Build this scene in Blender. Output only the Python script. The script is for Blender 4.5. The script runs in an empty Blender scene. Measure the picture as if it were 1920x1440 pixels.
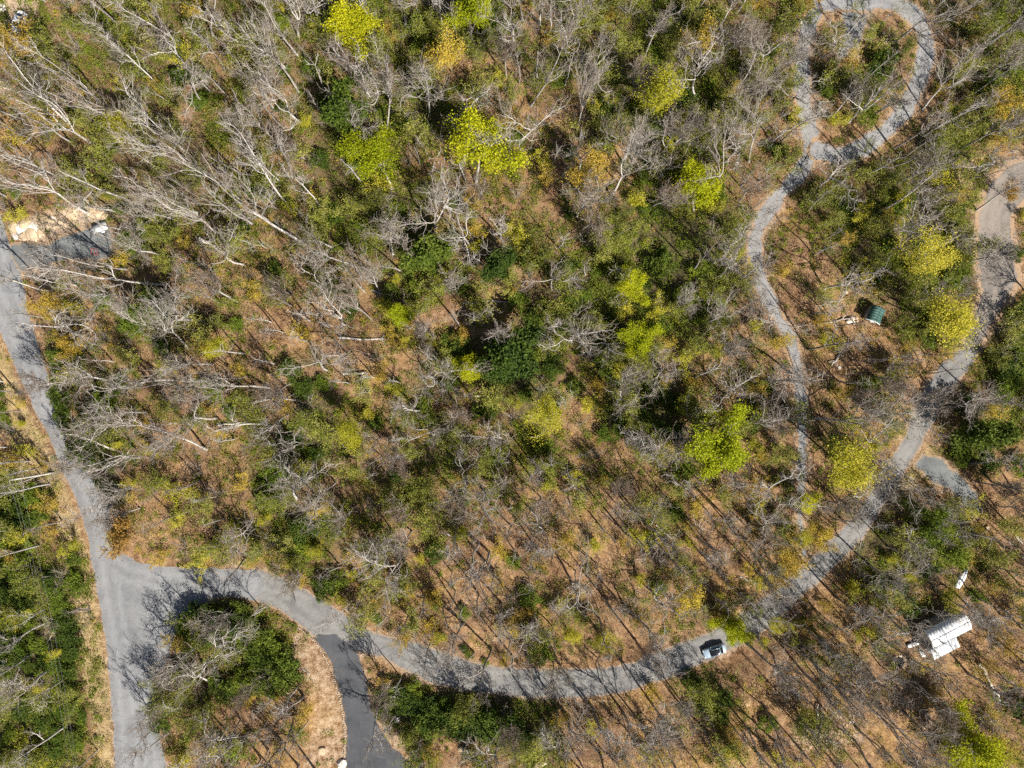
import bpy, math, random
import numpy as np
from mathutils import Vector, Quaternion, Matrix

# ------------------------------------------------------------------ camera, sky, sun, exposure
scene = bpy.context.scene
COL = scene.collection
CAM_H = 128.0
cam_data = bpy.data.cameras.new('camera')
cam_data.sensor_width = 36.0
cam_data.lens = 24.0
cam_data.clip_start = 1.0
cam_data.clip_end = 6000.0
cam = bpy.data.objects.new('camera', cam_data)
cam.location = (0.0, 0.0, CAM_H)
cam.rotation_euler = (0.0, 0.0, 0.0)          # a drone looking straight down
COL.objects.link(cam)
scene.camera = cam

SUN_EL = math.radians(43.0)
SUN_TO = Vector((0.65, -0.76, 0.0)).normalized()   # the sun stands to the lower right
world = bpy.data.worlds.new('World')
scene.world = world
world.use_nodes = True
wn = world.node_tree.nodes
wl = world.node_tree.links
wn.clear()
sky_n = wn.new('ShaderNodeTexSky')
sky_n.sky_type = 'NISHITA'
sky_n.sun_disc = False
sky_n.sun_elevation = SUN_EL
sky_n.sun_rotation = math.atan2(SUN_TO.x, SUN_TO.y)
bg_n = wn.new('ShaderNodeBackground')
bg_n.inputs['Strength'].default_value = 0.05
wo_n = wn.new('ShaderNodeOutputWorld')
wl.new(sky_n.outputs[0], bg_n.inputs[0])
wl.new(bg_n.outputs[0], wo_n.inputs[0])

sun_data = bpy.data.lights.new('sun', 'SUN')
sun_data.energy = 5.0
sun_data.angle = math.radians(0.53)
sun_data.color = (1.0, 0.955, 0.88)
sun = bpy.data.objects.new('sun', sun_data)
to_sun = Vector((SUN_TO.x * math.cos(SUN_EL), SUN_TO.y * math.cos(SUN_EL), math.sin(SUN_EL)))
sun.rotation_euler = to_sun.to_track_quat('Z', 'Y').to_euler()
sun.location = (60, -70, 90)
COL.objects.link(sun)

scene.view_settings.view_transform = 'Standard'
scene.view_settings.look = 'None'
scene.view_settings.gamma = 1.0
scene.view_settings.exposure = 0.98
scene.render.engine = 'CYCLES'
scene.cycles.max_bounces = 3
scene.cycles.use_adaptive_sampling = True
scene.cycles.adaptive_threshold = 0.03
scene.cycles.diffuse_bounces = 1
scene.cycles.glossy_bounces = 2
scene.cycles.transmission_bounces = 2
scene.cycles.transparent_max_bounces = 4
scene.cycles.use_denoising = False           # keeps the fine twigs crisp

# ------------------------------------------------------------------ helpers
rng = np.random.default_rng(20260)
random.seed(7)
S = 0.1                                     # metres for one photograph pixel on the ground


def W(px, py, z=0.0):
    """ground-plan point; a point at height z is measured at that height"""
    k = S * (CAM_H - z) / CAM_H
    return (px - 960.0) * k, (720.0 - py) * k


def WP(poly):
    return np.array([W(*p) for p in poly])


class MB:
    """collects vertices and faces, becomes ONE mesh"""
    def __init__(self):
        self.v, self.f, self.n = [], [], 0

    def add(self, verts, faces):
        verts = np.asarray(verts, float).reshape(-1, 3)
        self.v.append(verts)
        self.f.append((np.asarray(faces, int) + self.n))
        self.n += len(verts)

    def tube(self, pts, rad, sides=4, cap=False):
        pts = np.asarray(pts, float)
        rad = np.asarray(rad, float)
        m = len(pts)
        d = np.gradient(pts, axis=0)
        d /= (np.linalg.norm(d, axis=1, keepdims=True) + 1e-9)
        ref = np.array([0.0, 0.0, 1.0]) if abs(d[0, 2]) < 0.8 else np.array([1.0, 0.0, 0.0])
        u = np.cross(d, ref)
        u /= (np.linalg.norm(u, axis=1, keepdims=True) + 1e-9)
        w = np.cross(d, u)
        a = np.arange(sides) * (2 * math.pi / sides)
        ring = (u[:, None, :] * np.cos(a)[None, :, None] + w[:, None, :] * np.sin(a)[None, :, None]) * rad[:, None, None]
        v = (pts[:, None, :] + ring).reshape(-1, 3)
        i = np.arange(m - 1)[:, None] * sides
        j = np.arange(sides)[None, :]
        jn = (j + 1) % sides
        f = np.stack([i + j, i + jn, i + sides + jn, i + sides + j], -1).reshape(-1, 4)
        self.add(v, f)
        if cap:
            c = (m - 1) * sides
            if sides == 4:
                self.f.append(np.array([[c, c + 1, c + 2, c + 3]]) + self.n - m * sides)

    def box(self, c, s, rot=0.0, tilt=None):
        c = np.asarray(c, float)
        h = np.asarray(s, float) / 2
        v = np.array([[x, y, z] for x in (-1, 1) for y in (-1, 1) for z in (-1, 1)], float) * h
        if tilt is not None:
            M = np.array(tilt)
            v = v @ M.T
        cr, sr = math.cos(rot), math.sin(rot)
        v = np.stack([v[:, 0] * cr - v[:, 1] * sr, v[:, 0] * sr + v[:, 1] * cr, v[:, 2]], 1) + c
        f = [[0, 1, 3, 2], [4, 6, 7, 5], [0, 4, 5, 1], [2, 3, 7, 6], [0, 2, 6, 4], [1, 5, 7, 3]]
        self.add(v, f)

    def cyl(self, c, r, h, n=16, axis='z', r2=None):
        r2 = r if r2 is None else r2
        a = np.arange(n) * 2 * math.pi / n
        lo = np.stack([np.cos(a) * r, np.sin(a) * r, np.full(n, -h / 2)], 1)
        hi = np.stack([np.cos(a) * r2, np.sin(a) * r2, np.full(n, h / 2)], 1)
        v = np.concatenate([lo, hi, [[0, 0, -h / 2], [0, 0, h / 2]]])
        if axis == 'y':
            v = v[:, [0, 2, 1]]
        elif axis == 'x':
            v = v[:, [2, 1, 0]]
        f = []
        for i in range(n):
            j = (i + 1) % n
            f.append([i, j, n + j, n + i])
            f.append([j, i, 2 * n, 2 * n])
            f.append([n + i, n + j, 2 * n + 1, 2 * n + 1])
        self.add(v + np.asarray(c, float), f)

    def mesh(self, name, mat, smooth=False):
        me = bpy.data.meshes.new(name)
        v = np.concatenate(self.v)
        loops, starts, k = [], [], 0
        for f in self.f:
            if f.shape[1] == 4:
                tri = f[:, 2] == f[:, 3]
                for sub in (f[~tri], f[tri][:, :3]):
                    if len(sub):
                        loops.append(sub.reshape(-1))
                        starts.append(k + np.arange(len(sub)) * sub.shape[1])
                        k += sub.size
            else:
                loops.append(f.reshape(-1))
                starts.append(k + np.arange(len(f)) * f.shape[1])
                k += f.size
        loops = np.concatenate(loops)
        starts = np.concatenate(starts)
        me.vertices.add(len(v))
        me.vertices.foreach_set('co', v.astype(np.float32).reshape(-1))
        me.loops.add(len(loops))
        me.loops.foreach_set('vertex_index', loops.astype(np.int32))
        me.polygons.add(len(starts))
        me.polygons.foreach_set('loop_start', starts.astype(np.int32))
        me.update(calc_edges=True)
        me.validate()
        if smooth:
            me.polygons.foreach_set('use_smooth', np.ones(len(me.polygons), bool))
        if mat:
            me.materials.append(mat)
        return me


def link(name, data, parent=None, loc=None):
    o = bpy.data.objects.new(name, data)
    COL.objects.link(o)
    if parent is not None:
        o.parent = parent
    if loc is not None:
        o.location = loc
    return o


def empty(name, loc, rz=0.0):
    o = bpy.data.objects.new(name, None)
    o.empty_display_size = 0.5
    o.location = loc
    o.rotation_euler = (0, 0, rz)
    COL.objects.link(o)
    return o


def tag(o, label, cat, group=None):
    o['label'] = label
    o['category'] = cat
    if group:
        o['group'] = group
    return o


def kind(o, k):
    o['kind'] = k
    return o


# ------------------------------------------------------------------ materials
def new_mat(name):
    m = bpy.data.materials.new(name)
    m.use_nodes = True
    nt = m.node_tree
    nt.nodes.clear()
    out = nt.nodes.new('ShaderNodeOutputMaterial')
    return m, nt, out


def nd(nt, typ, **kw):
    n = nt.nodes.new(typ)
    for k, v in kw.items():
        if k.startswith('i_'):
            key = k[2:]
            key = int(key) if key.isdigit() else key.replace('_', ' ')
            n.inputs[key].default_value = v
        else:
            setattr(n, k, v)
    return n


def ramp(nt, fac, stops):
    r = nt.nodes.new('ShaderNodeValToRGB')
    el = r.color_ramp.elements
    while len(el) > 1:
        el.remove(el[-1])
    el[0].position, el[0].color = stops[0][0], (*stops[0][1], 1)
    for p, c in stops[1:]:
        e = el.new(p)
        e.color = (*c, 1)
    nt.links.new(fac, r.inputs[0])
    return r.outputs[0]


def noise(nt, vec, scale, detail=4.0, rough=0.55):
    n = nd(nt, 'ShaderNodeTexNoise')
    n.inputs['Scale'].default_value = scale
    n.inputs['Detail'].default_value = detail
    n.inputs['Roughness'].default_value = rough
    if vec is not None:
        nt.links.new(vec, n.inputs['Vector'])
    return n.outputs['Fac']


def mixc(nt, fac, a, b, mode='MIX'):
    n = nt.nodes.new('ShaderNodeMix')
    n.data_type = 'RGBA'
    n.blend_type = mode
    for s, idx in ((fac, 0), (a, 6), (b, 7)):
        if isinstance(s, (int, float)):
            n.inputs[idx].default_value = s
        elif isinstance(s, tuple):
            n.inputs[idx].default_value = (*s, 1)
        else:
            nt.links.new(s, n.inputs[idx])
    return n.outputs[2]


def math_n(nt, op, a, b=None, clamp=False):
    n = nt.nodes.new('ShaderNodeMath')
    n.operation = op
    n.use_clamp = clamp
    for i, s in enumerate((a, b)):
        if s is None:
            continue
        if isinstance(s, (int, float)):
            n.inputs[i].default_value = s
        else:
            nt.links.new(s, n.inputs[i])
    return n.outputs[0]


def pos(nt):
    return nt.nodes.new('ShaderNodeNewGeometry').outputs['Position']


def bump(nt, h, strength, dist):
    b = nt.nodes.new('ShaderNodeBump')
    b.inputs['Strength'].default_value = strength
    b.inputs['Distance'].default_value = dist
    nt.links.new(h, b.inputs['Height'])
    return b.outputs[0]


def principled(nt, out, col, rough=0.8, normal=None, metal=0.0, spec=0.3):
    p = nt.nodes.new('ShaderNodeBsdfPrincipled')
    if isinstance(col, tuple):
        p.inputs['Base Color'].default_value = (*col, 1)
    else:
        nt.links.new(col, p.inputs['Base Color'])
    p.inputs['Roughness'].default_value = rough
    p.inputs['Metallic'].default_value = metal
    p.inputs['Specular IOR Level'].default_value = spec
    if normal is not None:
        nt.links.new(normal, p.inputs['Normal'])
    nt.links.new(p.outputs[0], out.inputs[0])
    return p


def leaf_mat(name, stops, trans=0.35, vary=0.3):
    """each leaf (mesh island) and each plant has its own tint"""
    m, nt, out = new_mat(name)
    g = nt.nodes.new('ShaderNodeNewGeometry')
    oi = nt.nodes.new('ShaderNodeObjectInfo')
    f = math_n(nt, 'ADD', math_n(nt, 'MULTIPLY', g.outputs['Random Per Island'], 0.52),
               math_n(nt, 'MULTIPLY', oi.outputs['Random'], 0.48))
    pn = noise(nt, g.outputs['Position'], 0.22, 3, 0.6)
    f = math_n(nt, 'ADD', f, math_n(nt, 'MULTIPLY', math_n(nt, 'SUBTRACT', pn, 0.5), vary * 3.0))
    c = ramp(nt, f, stops)
    d = nd(nt, 'ShaderNodeBsdfPrincipled')
    d.inputs['Roughness'].default_value = 0.65
    d.inputs['Specular IOR Level'].default_value = 0.12
    t = nd(nt, 'ShaderNodeBsdfTranslucent')
    nt.links.new(c, d.inputs['Base Color'])
    c2 = mixc(nt, 0.3, c, (0.50, 0.48, 0.04), 'MIX') if trans > 0.3 else c
    nt.links.new(c2, t.inputs[0])
    mx = nd(nt, 'ShaderNodeMixShader')
    mx.inputs[0].default_value = trans
    nt.links.new(d.outputs[0], mx.inputs[1])
    nt.links.new(t.outputs[0], mx.inputs[2])
    nt.links.new(mx.outputs[0], out.inputs[0])
    return m


def bark_mat(name, lo, hi, scale=3.0):
    m, nt, out = new_mat(name)
    oi = nt.nodes.new('ShaderNodeObjectInfo')
    tc = nt.nodes.new('ShaderNodeTexCoord').outputs['Object']
    n = noise(nt, tc, scale, 5, 0.65)
    c = ramp(nt, n, [(0.3, lo), (0.62, hi), (0.8, tuple(min(1, h * 1.18) for h in hi))])
    tint = ramp(nt, oi.outputs['Random'], [(0.0, (0.5, 0.46, 0.43)), (0.5, (0.92, 0.89, 0.85)), (1.0, (1.0, 1.0, 1.0))])
    c = mixc(nt, 1.0, c, tint, 'MULTIPLY')
    principled(nt, out, c, 0.85, bump(nt, n, 0.6, 0.05), spec=0.2)
    return m


M = {}
M['bark_pale'] = bark_mat('pale_bark', (0.29, 0.265, 0.24), (0.54, 0.505, 0.47))
M['bark_grey'] = bark_mat('grey_bark', (0.20, 0.18, 0.165), (0.42, 0.39, 0.36))
M['twig'] = bark_mat('twig_bark', (0.20, 0.165, 0.13), (0.385, 0.335, 0.28), 1.5)
M['twig_brown'] = bark_mat('brown_twig', (0.16, 0.115, 0.08), (0.33, 0.255, 0.195), 1.5)
M['lime'] = leaf_mat('lime_leaf', [(0.0, (0.20, 0.25, 0.010)), (0.5, (0.37, 0.395, 0.010)), (1.0, (0.60, 0.54, 0.02))], 0.34, .15)
M['yellow'] = leaf_mat('yellow_leaf', [(0.0, (0.22, 0.235, 0.018)), (0.5, (0.41, 0.375, 0.024)), (1.0, (0.62, 0.52, 0.07))], 0.34)
M['olive'] = leaf_mat('olive_bud', [(0.0, (0.085, 0.10, 0.016)), (0.35, (0.165, 0.182, 0.024)), (0.75, (0.275, 0.275, 0.045)), (1.0, (0.42, 0.37, 0.10))], 0.3)
M['spring'] = leaf_mat('spring_leaf', [(0.0, (0.11, 0.155, 0.012)), (0.5, (0.21, 0.255, 0.016)), (1.0, (0.40, 0.42, 0.03))], 0.3)
M['gold'] = leaf_mat('gold_bud', [(0.0, (0.28, 0.17, 0.03)), (0.5, (0.42, 0.29, 0.04)), (1.0, (0.52, 0.40, 0.05))], 0.3)
M['rust'] = leaf_mat('rust_leaf', [(0.0, (0.24, 0.13, 0.03)), (0.6, (0.37, 0.22, 0.05)), (1.0, (0.45, 0.32, 0.06))], 0.3)
M['green'] = leaf_mat('green_leaf', [(0.0, (0.04, 0.07, 0.010)), (0.5, (0.11, 0.155, 0.014)), (1.0, (0.25, 0.28, 0.03))], 0.24)
M['dark'] = leaf_mat('evergreen_leaf', [(0.0, (0.022, 0.042, 0.007)), (0.55, (0.065, 0.098, 0.011)), (1.0, (0.15, 0.18, 0.022))], 0.18)
M['dry'] = leaf_mat('dry_leaf', [(0.0, (0.16, 0.085, 0.045)), (0.5, (0.33, 0.19, 0.10)), (1.0, (0.52, 0.36, 0.22))], 0.15)
M['straw'] = leaf_mat('straw_blade', [(0.0, (0.20, 0.145, 0.06)), (0.5, (0.36, 0.275, 0.13)), (0.85, (0.46, 0.38, 0.20)), (1.0, (0.20, 0.23, 0.05))], 0.2)


def ground_mat():
    m, nt, out = new_mat('forest_floor')
    p = pos(nt)
    n1 = noise(nt, p, 0.09, 4, 0.6)
    n2 = noise(nt, p, 0.9, 6, 0.7)
    n3 = noise(nt, p, 5.5, 4, 0.75)
    f = math_n(nt, 'ADD', math_n(nt, 'MULTIPLY', n2, 0.55), math_n(nt, 'MULTIPLY', n3, 0.5))
    lit = ramp(nt, f, [(0.34, (0.06, 0.037, 0.022)), (0.45, (0.16, 0.092, 0.050)), (0.53, (0.250, 0.155, 0.085)), (0.62, (0.375, 0.250, 0.140)), (0.74, (0.60, 0.46, 0.31))])
    n4 = noise(nt, p, 0.35, 3, 0.6)
    lit = mixc(nt, math_n(nt, 'MULTIPLY', math_n(nt, 'SUBTRACT', n4, 0.45), 2.2, clamp=True), lit, mixc(nt, 1.0, lit, (0.95, 0.88, 0.85), 'MULTIPLY'))
    pale = ramp(nt, n1, [(0.33, (0.66, 0.60, 0.56)), (0.5, (0.98, 0.95, 0.92)), (0.64, (1.06, 1.03, 0.80))])
    lit = mixc(nt, 1.0, lit, pale, 'MULTIPLY')
    att = nd(nt, 'ShaderNodeAttribute', attribute_name='sand')
    att2 = nd(nt, 'ShaderNodeAttribute', attribute_name='grass')
    att3 = nd(nt, 'ShaderNodeAttribute', attribute_name='moss')
    sandc = ramp(nt, f, [(0.34, (0.20, 0.13, 0.08)), (0.5, (0.36, 0.26, 0.175)), (0.7, (0.50, 0.40, 0.29))])
    grassc = ramp(nt, f, [(0.34, (0.15, 0.10, 0.045)), (0.5, (0.32, 0.225, 0.11)), (0.68, (0.46, 0.35, 0.19))])
    moss_shade_c = ramp(nt, f, [(0.32, (0.035, 0.030, 0.014)), (0.52, (0.085, 0.072, 0.030)), (0.7, (0.18, 0.145, 0.075))])  # mossy duff, darkened to carry the shade in gaps of dense growth
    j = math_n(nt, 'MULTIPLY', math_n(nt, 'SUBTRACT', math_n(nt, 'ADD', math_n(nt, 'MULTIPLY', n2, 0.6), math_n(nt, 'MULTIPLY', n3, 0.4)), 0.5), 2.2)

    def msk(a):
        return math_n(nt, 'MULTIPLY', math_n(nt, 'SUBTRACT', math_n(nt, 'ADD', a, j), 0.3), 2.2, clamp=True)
    c = mixc(nt, msk(att3.outputs['Fac']), lit, moss_shade_c)
    c = mixc(nt, msk(att2.outputs['Fac']), c, grassc)
    c = mixc(nt, msk(att.outputs['Fac']), c, sandc)
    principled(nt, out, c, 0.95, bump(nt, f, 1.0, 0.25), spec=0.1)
    return m


def road_mat(name, base, worn, patch, litter=0.5, scale=1.0):
    m, nt, out = new_mat(name)
    p = pos(nt)
    n1 = noise(nt, p, 0.13 * scale, 4, 0.6)
    n2 = noise(nt, p, 1.1, 5, 0.7)
    n3 = noise(nt, p, 9.0, 3, 0.8)
    c = ramp(nt, n1, [(0.33, base), (0.66, worn)])
    g = ramp(nt, n3, [(0.3, (0.72, 0.72, 0.72)), (0.7, (1.18, 1.17, 1.15))])
    c = mixc(nt, 1.0, c, g, 'MULTIPLY')
    g2 = ramp(nt, n2, [(0.3, (0.88, 0.88, 0.9)), (0.6, (1.05, 1.04, 1.02))])
    c = mixc(nt, 1.0, c, g2, 'MULTIPLY')
    edge = nd(nt, 'ShaderNodeAttribute', attribute_name='edge').outputs['Fac']
    track = nd(nt, 'ShaderNodeAttribute', attribute_name='track').outputs['Fac']
    c = mixc(nt, math_n(nt, 'MULTIPLY', track, 0.35), c, tuple(min(1, x * 1.35) for x in worn))
    jj = math_n(nt, 'ADD', math_n(nt, 'MULTIPLY', n2, 0.7), math_n(nt, 'MULTIPLY', n3, 0.5))
    e = math_n(nt, 'MULTIPLY', math_n(nt, 'SUBTRACT', math_n(nt, 'ADD', math_n(nt, 'MULTIPLY', edge, litter), jj), 0.98), 4.0, clamp=True)
    # repaired patches, crack lines, scattered debris
    vo = nd(nt, 'ShaderNodeTexVoronoi', feature='DISTANCE_TO_EDGE')
    vo.inputs['Scale'].default_value = 0.22
    wob = nd(nt, 'ShaderNodeVectorMath', operation='ADD')
    nt.links.new(p, wob.inputs[0])
    nz = nd(nt, 'ShaderNodeTexNoise')
    nz.inputs['Scale'].default_value = 0.5
    nt.links.new(p, nz.inputs['Vector'])
    sc_ = nd(nt, 'ShaderNodeVectorMath', operation='SCALE')
    sc_.inputs['Scale'].default_value = 3.0
    nt.links.new(nz.outputs['Color'], sc_.inputs[0])
    nt.links.new(sc_.outputs[0], wob.inputs[1])
    nt.links.new(wob.outputs[0], vo.inputs['Vector'])
    crack = math_n(nt, 'MULTIPLY', math_n(nt, 'SUBTRACT', 0.022, vo.outputs['Distance']), 30.0, clamp=True)
    c = mixc(nt, math_n(nt, 'MULTIPLY', crack, 0.38), c, tuple(x * 0.45 for x in base))
    pt = math_n(nt, 'MULTIPLY', math_n(nt, 'SUBTRACT', noise(nt, p, 0.33, 2, 0.4), 0.56), 9.0, clamp=True)
    c = mixc(nt, math_n(nt, 'MULTIPLY', pt, 0.45), c, tuple(x * 0.78 for x in base))
    c = mixc(nt, e, c, patch)
    principled(nt, out, c, 0.9, bump(nt, n3, 0.5, 0.03), spec=0.2)
    return m


def plain(name, col, rough=0.5, metal=0.0, var=0.12, scale=4.0, spec=0.4):
    m, nt, out = new_mat(name)
    tc = nt.nodes.new('ShaderNodeTexCoord').outputs['Object']
    n = noise(nt, tc, scale, 5, 0.6)
    c = ramp(nt, n, [(0.3, tuple(x * (1 - var) for x in col)), (0.7, tuple(min(1, x * (1 + var)) for x in col))])
    principled(nt, out, c, rough, None, metal, spec)
    return m


M['ground'] = ground_mat()
M['asphalt'] = road_mat('worn_asphalt', (0.165, 0.166, 0.170), (0.225, 0.225, 0.226), (0.33, 0.26, 0.19), 0.46)
M['chipseal'] = road_mat('dusty_chipseal', (0.135, 0.132, 0.128), (0.215, 0.207, 0.195), (0.32, 0.225, 0.145), 0.60)
M['gravel'] = road_mat('track_gravel', (0.17, 0.168, 0.17), (0.26, 0.253, 0.247), (0.31, 0.20, 0.115), 0.80)
M['dirtroad'] = road_mat('dusty_road', (0.15, 0.132, 0.118), (0.235, 0.20, 0.17), (0.32, 0.215, 0.135), 1.5)
M['fresh'] = road_mat('fresh_asphalt', (0.052, 0.055, 0.061), (0.085, 0.088, 0.095), (0.24, 0.19, 0.145), 0.42)
M['padgravel'] = road_mat('pad_gravel', (0.10, 0.108, 0.11), (0.175, 0.183, 0.18), (0.30, 0.21, 0.13), 0.72)
M['rock'] = plain('sandstone', (0.46, 0.345, 0.225), 0.9, 0, 0.4, 1.6, 0.2)
M['rock_white'] = plain('pale_quartz', (0.58, 0.53, 0.46), 0.9, 0, 0.25, 2.5, 0.2)
M['white_roof'] = plain('white_metal_roof', (0.80, 0.80, 0.79), 0.35, 0, 0.04, 1.2, 0.5)
M['wall'] = plain('grey_board', (0.30, 0.28, 0.26), 0.8, 0, 0.15, 3)
M['trim'] = plain('white_trim', (0.75, 0.75, 0.73), 0.6, 0, 0.06, 3)
M['green_roof'] = plain('green_metal_roof', (0.055, 0.115, 0.097), 0.65, 0.0, 0.25, 3, 0.25)
M['glass'] = plain('dark_glass', (0.012, 0.014, 0.017), 0.06, 0, 0.1, 1, 0.6)
M['rubber'] = plain('rubber', (0.02, 0.02, 0.02), 0.8)
M['steel'] = plain('steel', (0.5, 0.5, 0.5), 0.35, 0.9)
M['paint_blue'] = plain('pale_blue_paint', (0.33, 0.42, 0.49), 0.25, 0.25, 0.05, 1, 0.6)
M['paint_white'] = plain('white_paint', (0.80, 0.80, 0.80), 0.25, 0.0, 0.03, 1, 0.5)
M['black_paint'] = plain('black_roof_paint', (0.012, 0.013, 0.016), 0.15, 0, 0.1, 1, 0.6)
M['red_lamp'] = plain('red_lens', (0.4, 0.01, 0.01), 0.2)
M['clear_lamp'] = plain('clear_lens', (0.8, 0.8, 0.8), 0.1)
M['red_metal'] = plain('red_painted_metal', (0.30, 0.03, 0.04), 0.5)
M['pole'] = plain('weathered_pole', (0.48, 0.44, 0.40), 0.85, 0, 0.2, 2)
M['wire'] = plain('aluminium_wire', (0.16, 0.16, 0.16), 0.7, 0.0)
M['ceramic'] = plain('porcelain', (0.6, 0.6, 0.6), 0.3)
M['log'] = bark_mat('bleached_log', (0.34, 0.31, 0.28), (0.66, 0.62, 0.57), 1.2)

# ------------------------------------------------------------------ plan of the roads (photograph plan -> metres)
R_MAIN = [(-90, 470), (-40, 560), (-8, 612), (18, 665), (45, 725), (72, 785), (97, 832), (120, 885), (140, 930), (158, 985), (170, 1040), (183, 1110),
          (193, 1170), (202, 1230), (207, 1300), (213, 1370), (217, 1450), (220, 1560), (325, 1560), (313, 1440), (300, 1380), (289, 1335), (291, 1300),
          (306, 1260), (324, 1210), (340, 1168), (372, 1134), (404, 1120), (440, 1119), (480, 1127), (500, 1098), (493, 1070), (433, 1066), (383, 1064),
          (335, 1064), (290, 1061), (255, 1052), (229, 1037), (213, 1012), (207, 985), (207, 950), (188, 912), (163, 878), (133, 838), (110, 780), (97, 740),
          (86, 690), (64, 620), (50, 570), (42, 523), (24, 480), (2, 400), (-70, 300)]
R_SIDE = [(470, 1063), (493, 1067), (533, 1085), (587, 1112), (640, 1145), (683, 1177), (740, 1196), (773, 1201), (827, 1219), (870, 1236), (923, 1247),
          (973, 1252), (1030, 1255), (1073, 1253), (1123, 1252), (1193, 1240), (1223, 1222), (1270, 1206), (1320, 1190), (1373, 1160), (1413, 1133), (1467, 1092),
          (1520, 1045), (1560, 1006), (1607, 962), (1635, 915), (1663, 870), (1695, 818), (1715, 768), (1735, 722), (1760, 688), (1793, 655),
          (1847, 645), (1813, 697), (1775, 747), (1748, 798), (1724, 842), (1694, 890), (1658, 948), (1620, 1010), (1580, 1050), (1533, 1094),
          (1487, 1135), (1447, 1177), (1402, 1203), (1352, 1230), (1320, 1243), (1285, 1261), (1240, 1277), (1190, 1294), (1123, 1307), (1073, 1311),
          (1007, 1311), (973, 1308), (873, 1297), (807, 1281), (750, 1254), (717, 1233), (668, 1222), (590, 1195), (556, 1167), (520, 1142), (470, 1124)]
R_EAST = [(1793, 655), (1815, 605), (1834, 545), (1824, 470), (1828, 400), (1850, 340), (1888, 302), (1990, 270), (1990, 345), (1930, 372), (1902, 410), (1908, 460),
          (1916, 525), (1878, 590), (1847, 645), (1815, 690)]
R_DRIVE = [(586, 1192), (612, 1228), (628, 1262), (641, 1310), (649, 1360), (650, 1400), (646, 1450), (640, 1560), (850, 1560), (792, 1450), (766, 1425),
           (735, 1400), (711, 1365), (700, 1330), (690, 1290), (679, 1250), (670, 1220), (630, 1190)]
R_SPUR = [(1712, 872), (1728, 850), (1765, 860), (1802, 886), (1834, 922), (1850, 965), (1822, 975), (1792, 932), (1745, 902)]
R_PAD = [(10, 462), (38, 453), (90, 452), (133, 437), (167, 423), (206, 424), (217, 453), (211, 488), (167, 490), (133, 486), (75, 502), (40, 512), (22, 490)]
TRACK = [(1552, -40), (1540, 5), (1518, 45), (1506, 95), (1503, 150), (1508, 200), (1518, 250), (1515, 295), (1490, 335), (1455, 375), (1428, 415), (1416, 455),
         (1420, 500), (1438, 555), (1462, 600), (1485, 645), (1497, 700), (1503, 760), (1505, 830), (1502, 900), (1500, 960), (1503, 1010), (1512, 1062)]
LOOP = [(1516, 272), (1560, 291), (1605, 282), (1655, 250), (1695, 205), (1722, 155), (1737, 100), (1728, 52), (1700, 18), (1655, 3), (1605, 6), (1560, 4), (1535, 10)]
SPURN = [(1606, 8), (1600, 60), (1592, 112)]


def smooth_line(pts, n=6):
    p = np.array(pts, float)
    P = np.concatenate([[2 * p[0] - p[1]], p, [2 * p[-1] - p[-2]]])
    out = []
    for i in range(1, len(P) - 2):
        for t in np.arange(n) / n:
            a, b, c, d = P[i - 1], P[i], P[i + 1], P[i + 2]
            out.append(0.5 * ((2 * b) + (c - a) * t + (2 * a - 5 * b + 4 * c - d) * t * t + (3 * b - a - 3 * c + d) * t ** 3))
    out.append(p[-1])
    return np.array(out)


def strip_poly(line, width):
    c = smooth_line(line, 5)
    d = np.gradient(c, axis=0)
    d /= np.linalg.norm(d, axis=1, keepdims=True)
    n = np.stack([-d[:, 1], d[:, 0]], 1)
    w = width / 2 * (1 + 0.12 * np.sin(np.arange(len(c)) * 0.7))
    return np.concatenate([c + n * w[:, None], (c - n * w[:, None])[::-1]])


def inside(poly, x, y):
    poly = np.asarray(poly)
    r = np.zeros(np.shape(x), bool)
    j = len(poly) - 1
    for i in range(len(poly)):
        xi, yi = poly[i]
        xj, yj = poly[j]
        with np.errstate(divide='ignore', invalid='ignore'):
            c = ((yi > y) != (yj > y)) & (x < (xj - xi) * (y - yi) / (yj - yi + 1e-12) + xi)
        r ^= c
        j = i
    return r


def edge_dist(poly, x, y, closed=True):
    poly = np.asarray(poly, float)
    best = np.full(np.shape(x), 1e9)
    n = len(poly)
    for i in range(n if closed else n - 1):
        a, b = poly[i], poly[(i + 1) % n]
        ab = b - a
        t = np.clip(((x - a[0]) * ab[0] + (y - a[1]) * ab[1]) / (ab @ ab + 1e-9), 0, 1)
        best = np.minimum(best, np.hypot(x - a[0] - t * ab[0], y - a[1] - t * ab[1]))
    return best


ROADS = {
    'main': WP(R_MAIN), 'side': WP(R_SIDE), 'east': WP(R_EAST), 'drive': WP(R_DRIVE), 'spur': WP(R_SPUR), 'pad': WP(R_PAD),
    'track': WP(strip_poly(TRACK, np.interp(np.arange(111), [0, 55, 80, 110], [36, 36, 29, 15]))), 'loop': WP(strip_poly(LOOP, 39)), 'spurn': WP(strip_poly(SPURN, 50)),
}


# one field of road distance on a 0.5 m raster (negative inside a road)
GX = np.arange(-125, 125.01, 0.5)
GY = np.arange(-95, 95.01, 0.5)
gx, gy = np.meshgrid(GX, GY)
ROADF = np.full(gx.shape, 1e9)
for nm, poly in ROADS.items():
    dd = edge_dist(poly, gx, gy)
    ins = inside(poly, gx, gy)
    ROADF = np.minimum(ROADF, np.where(ins, -dd, dd))


def road_d(x, y):
    i = np.clip(np.round((np.asarray(y) + 95) / 0.5).astype(int), 0, len(GY) - 1)
    j = np.clip(np.round((np.asarray(x) + 125) / 0.5).astype(int), 0, len(GX) - 1)
    return ROADF[i, j]


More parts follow.
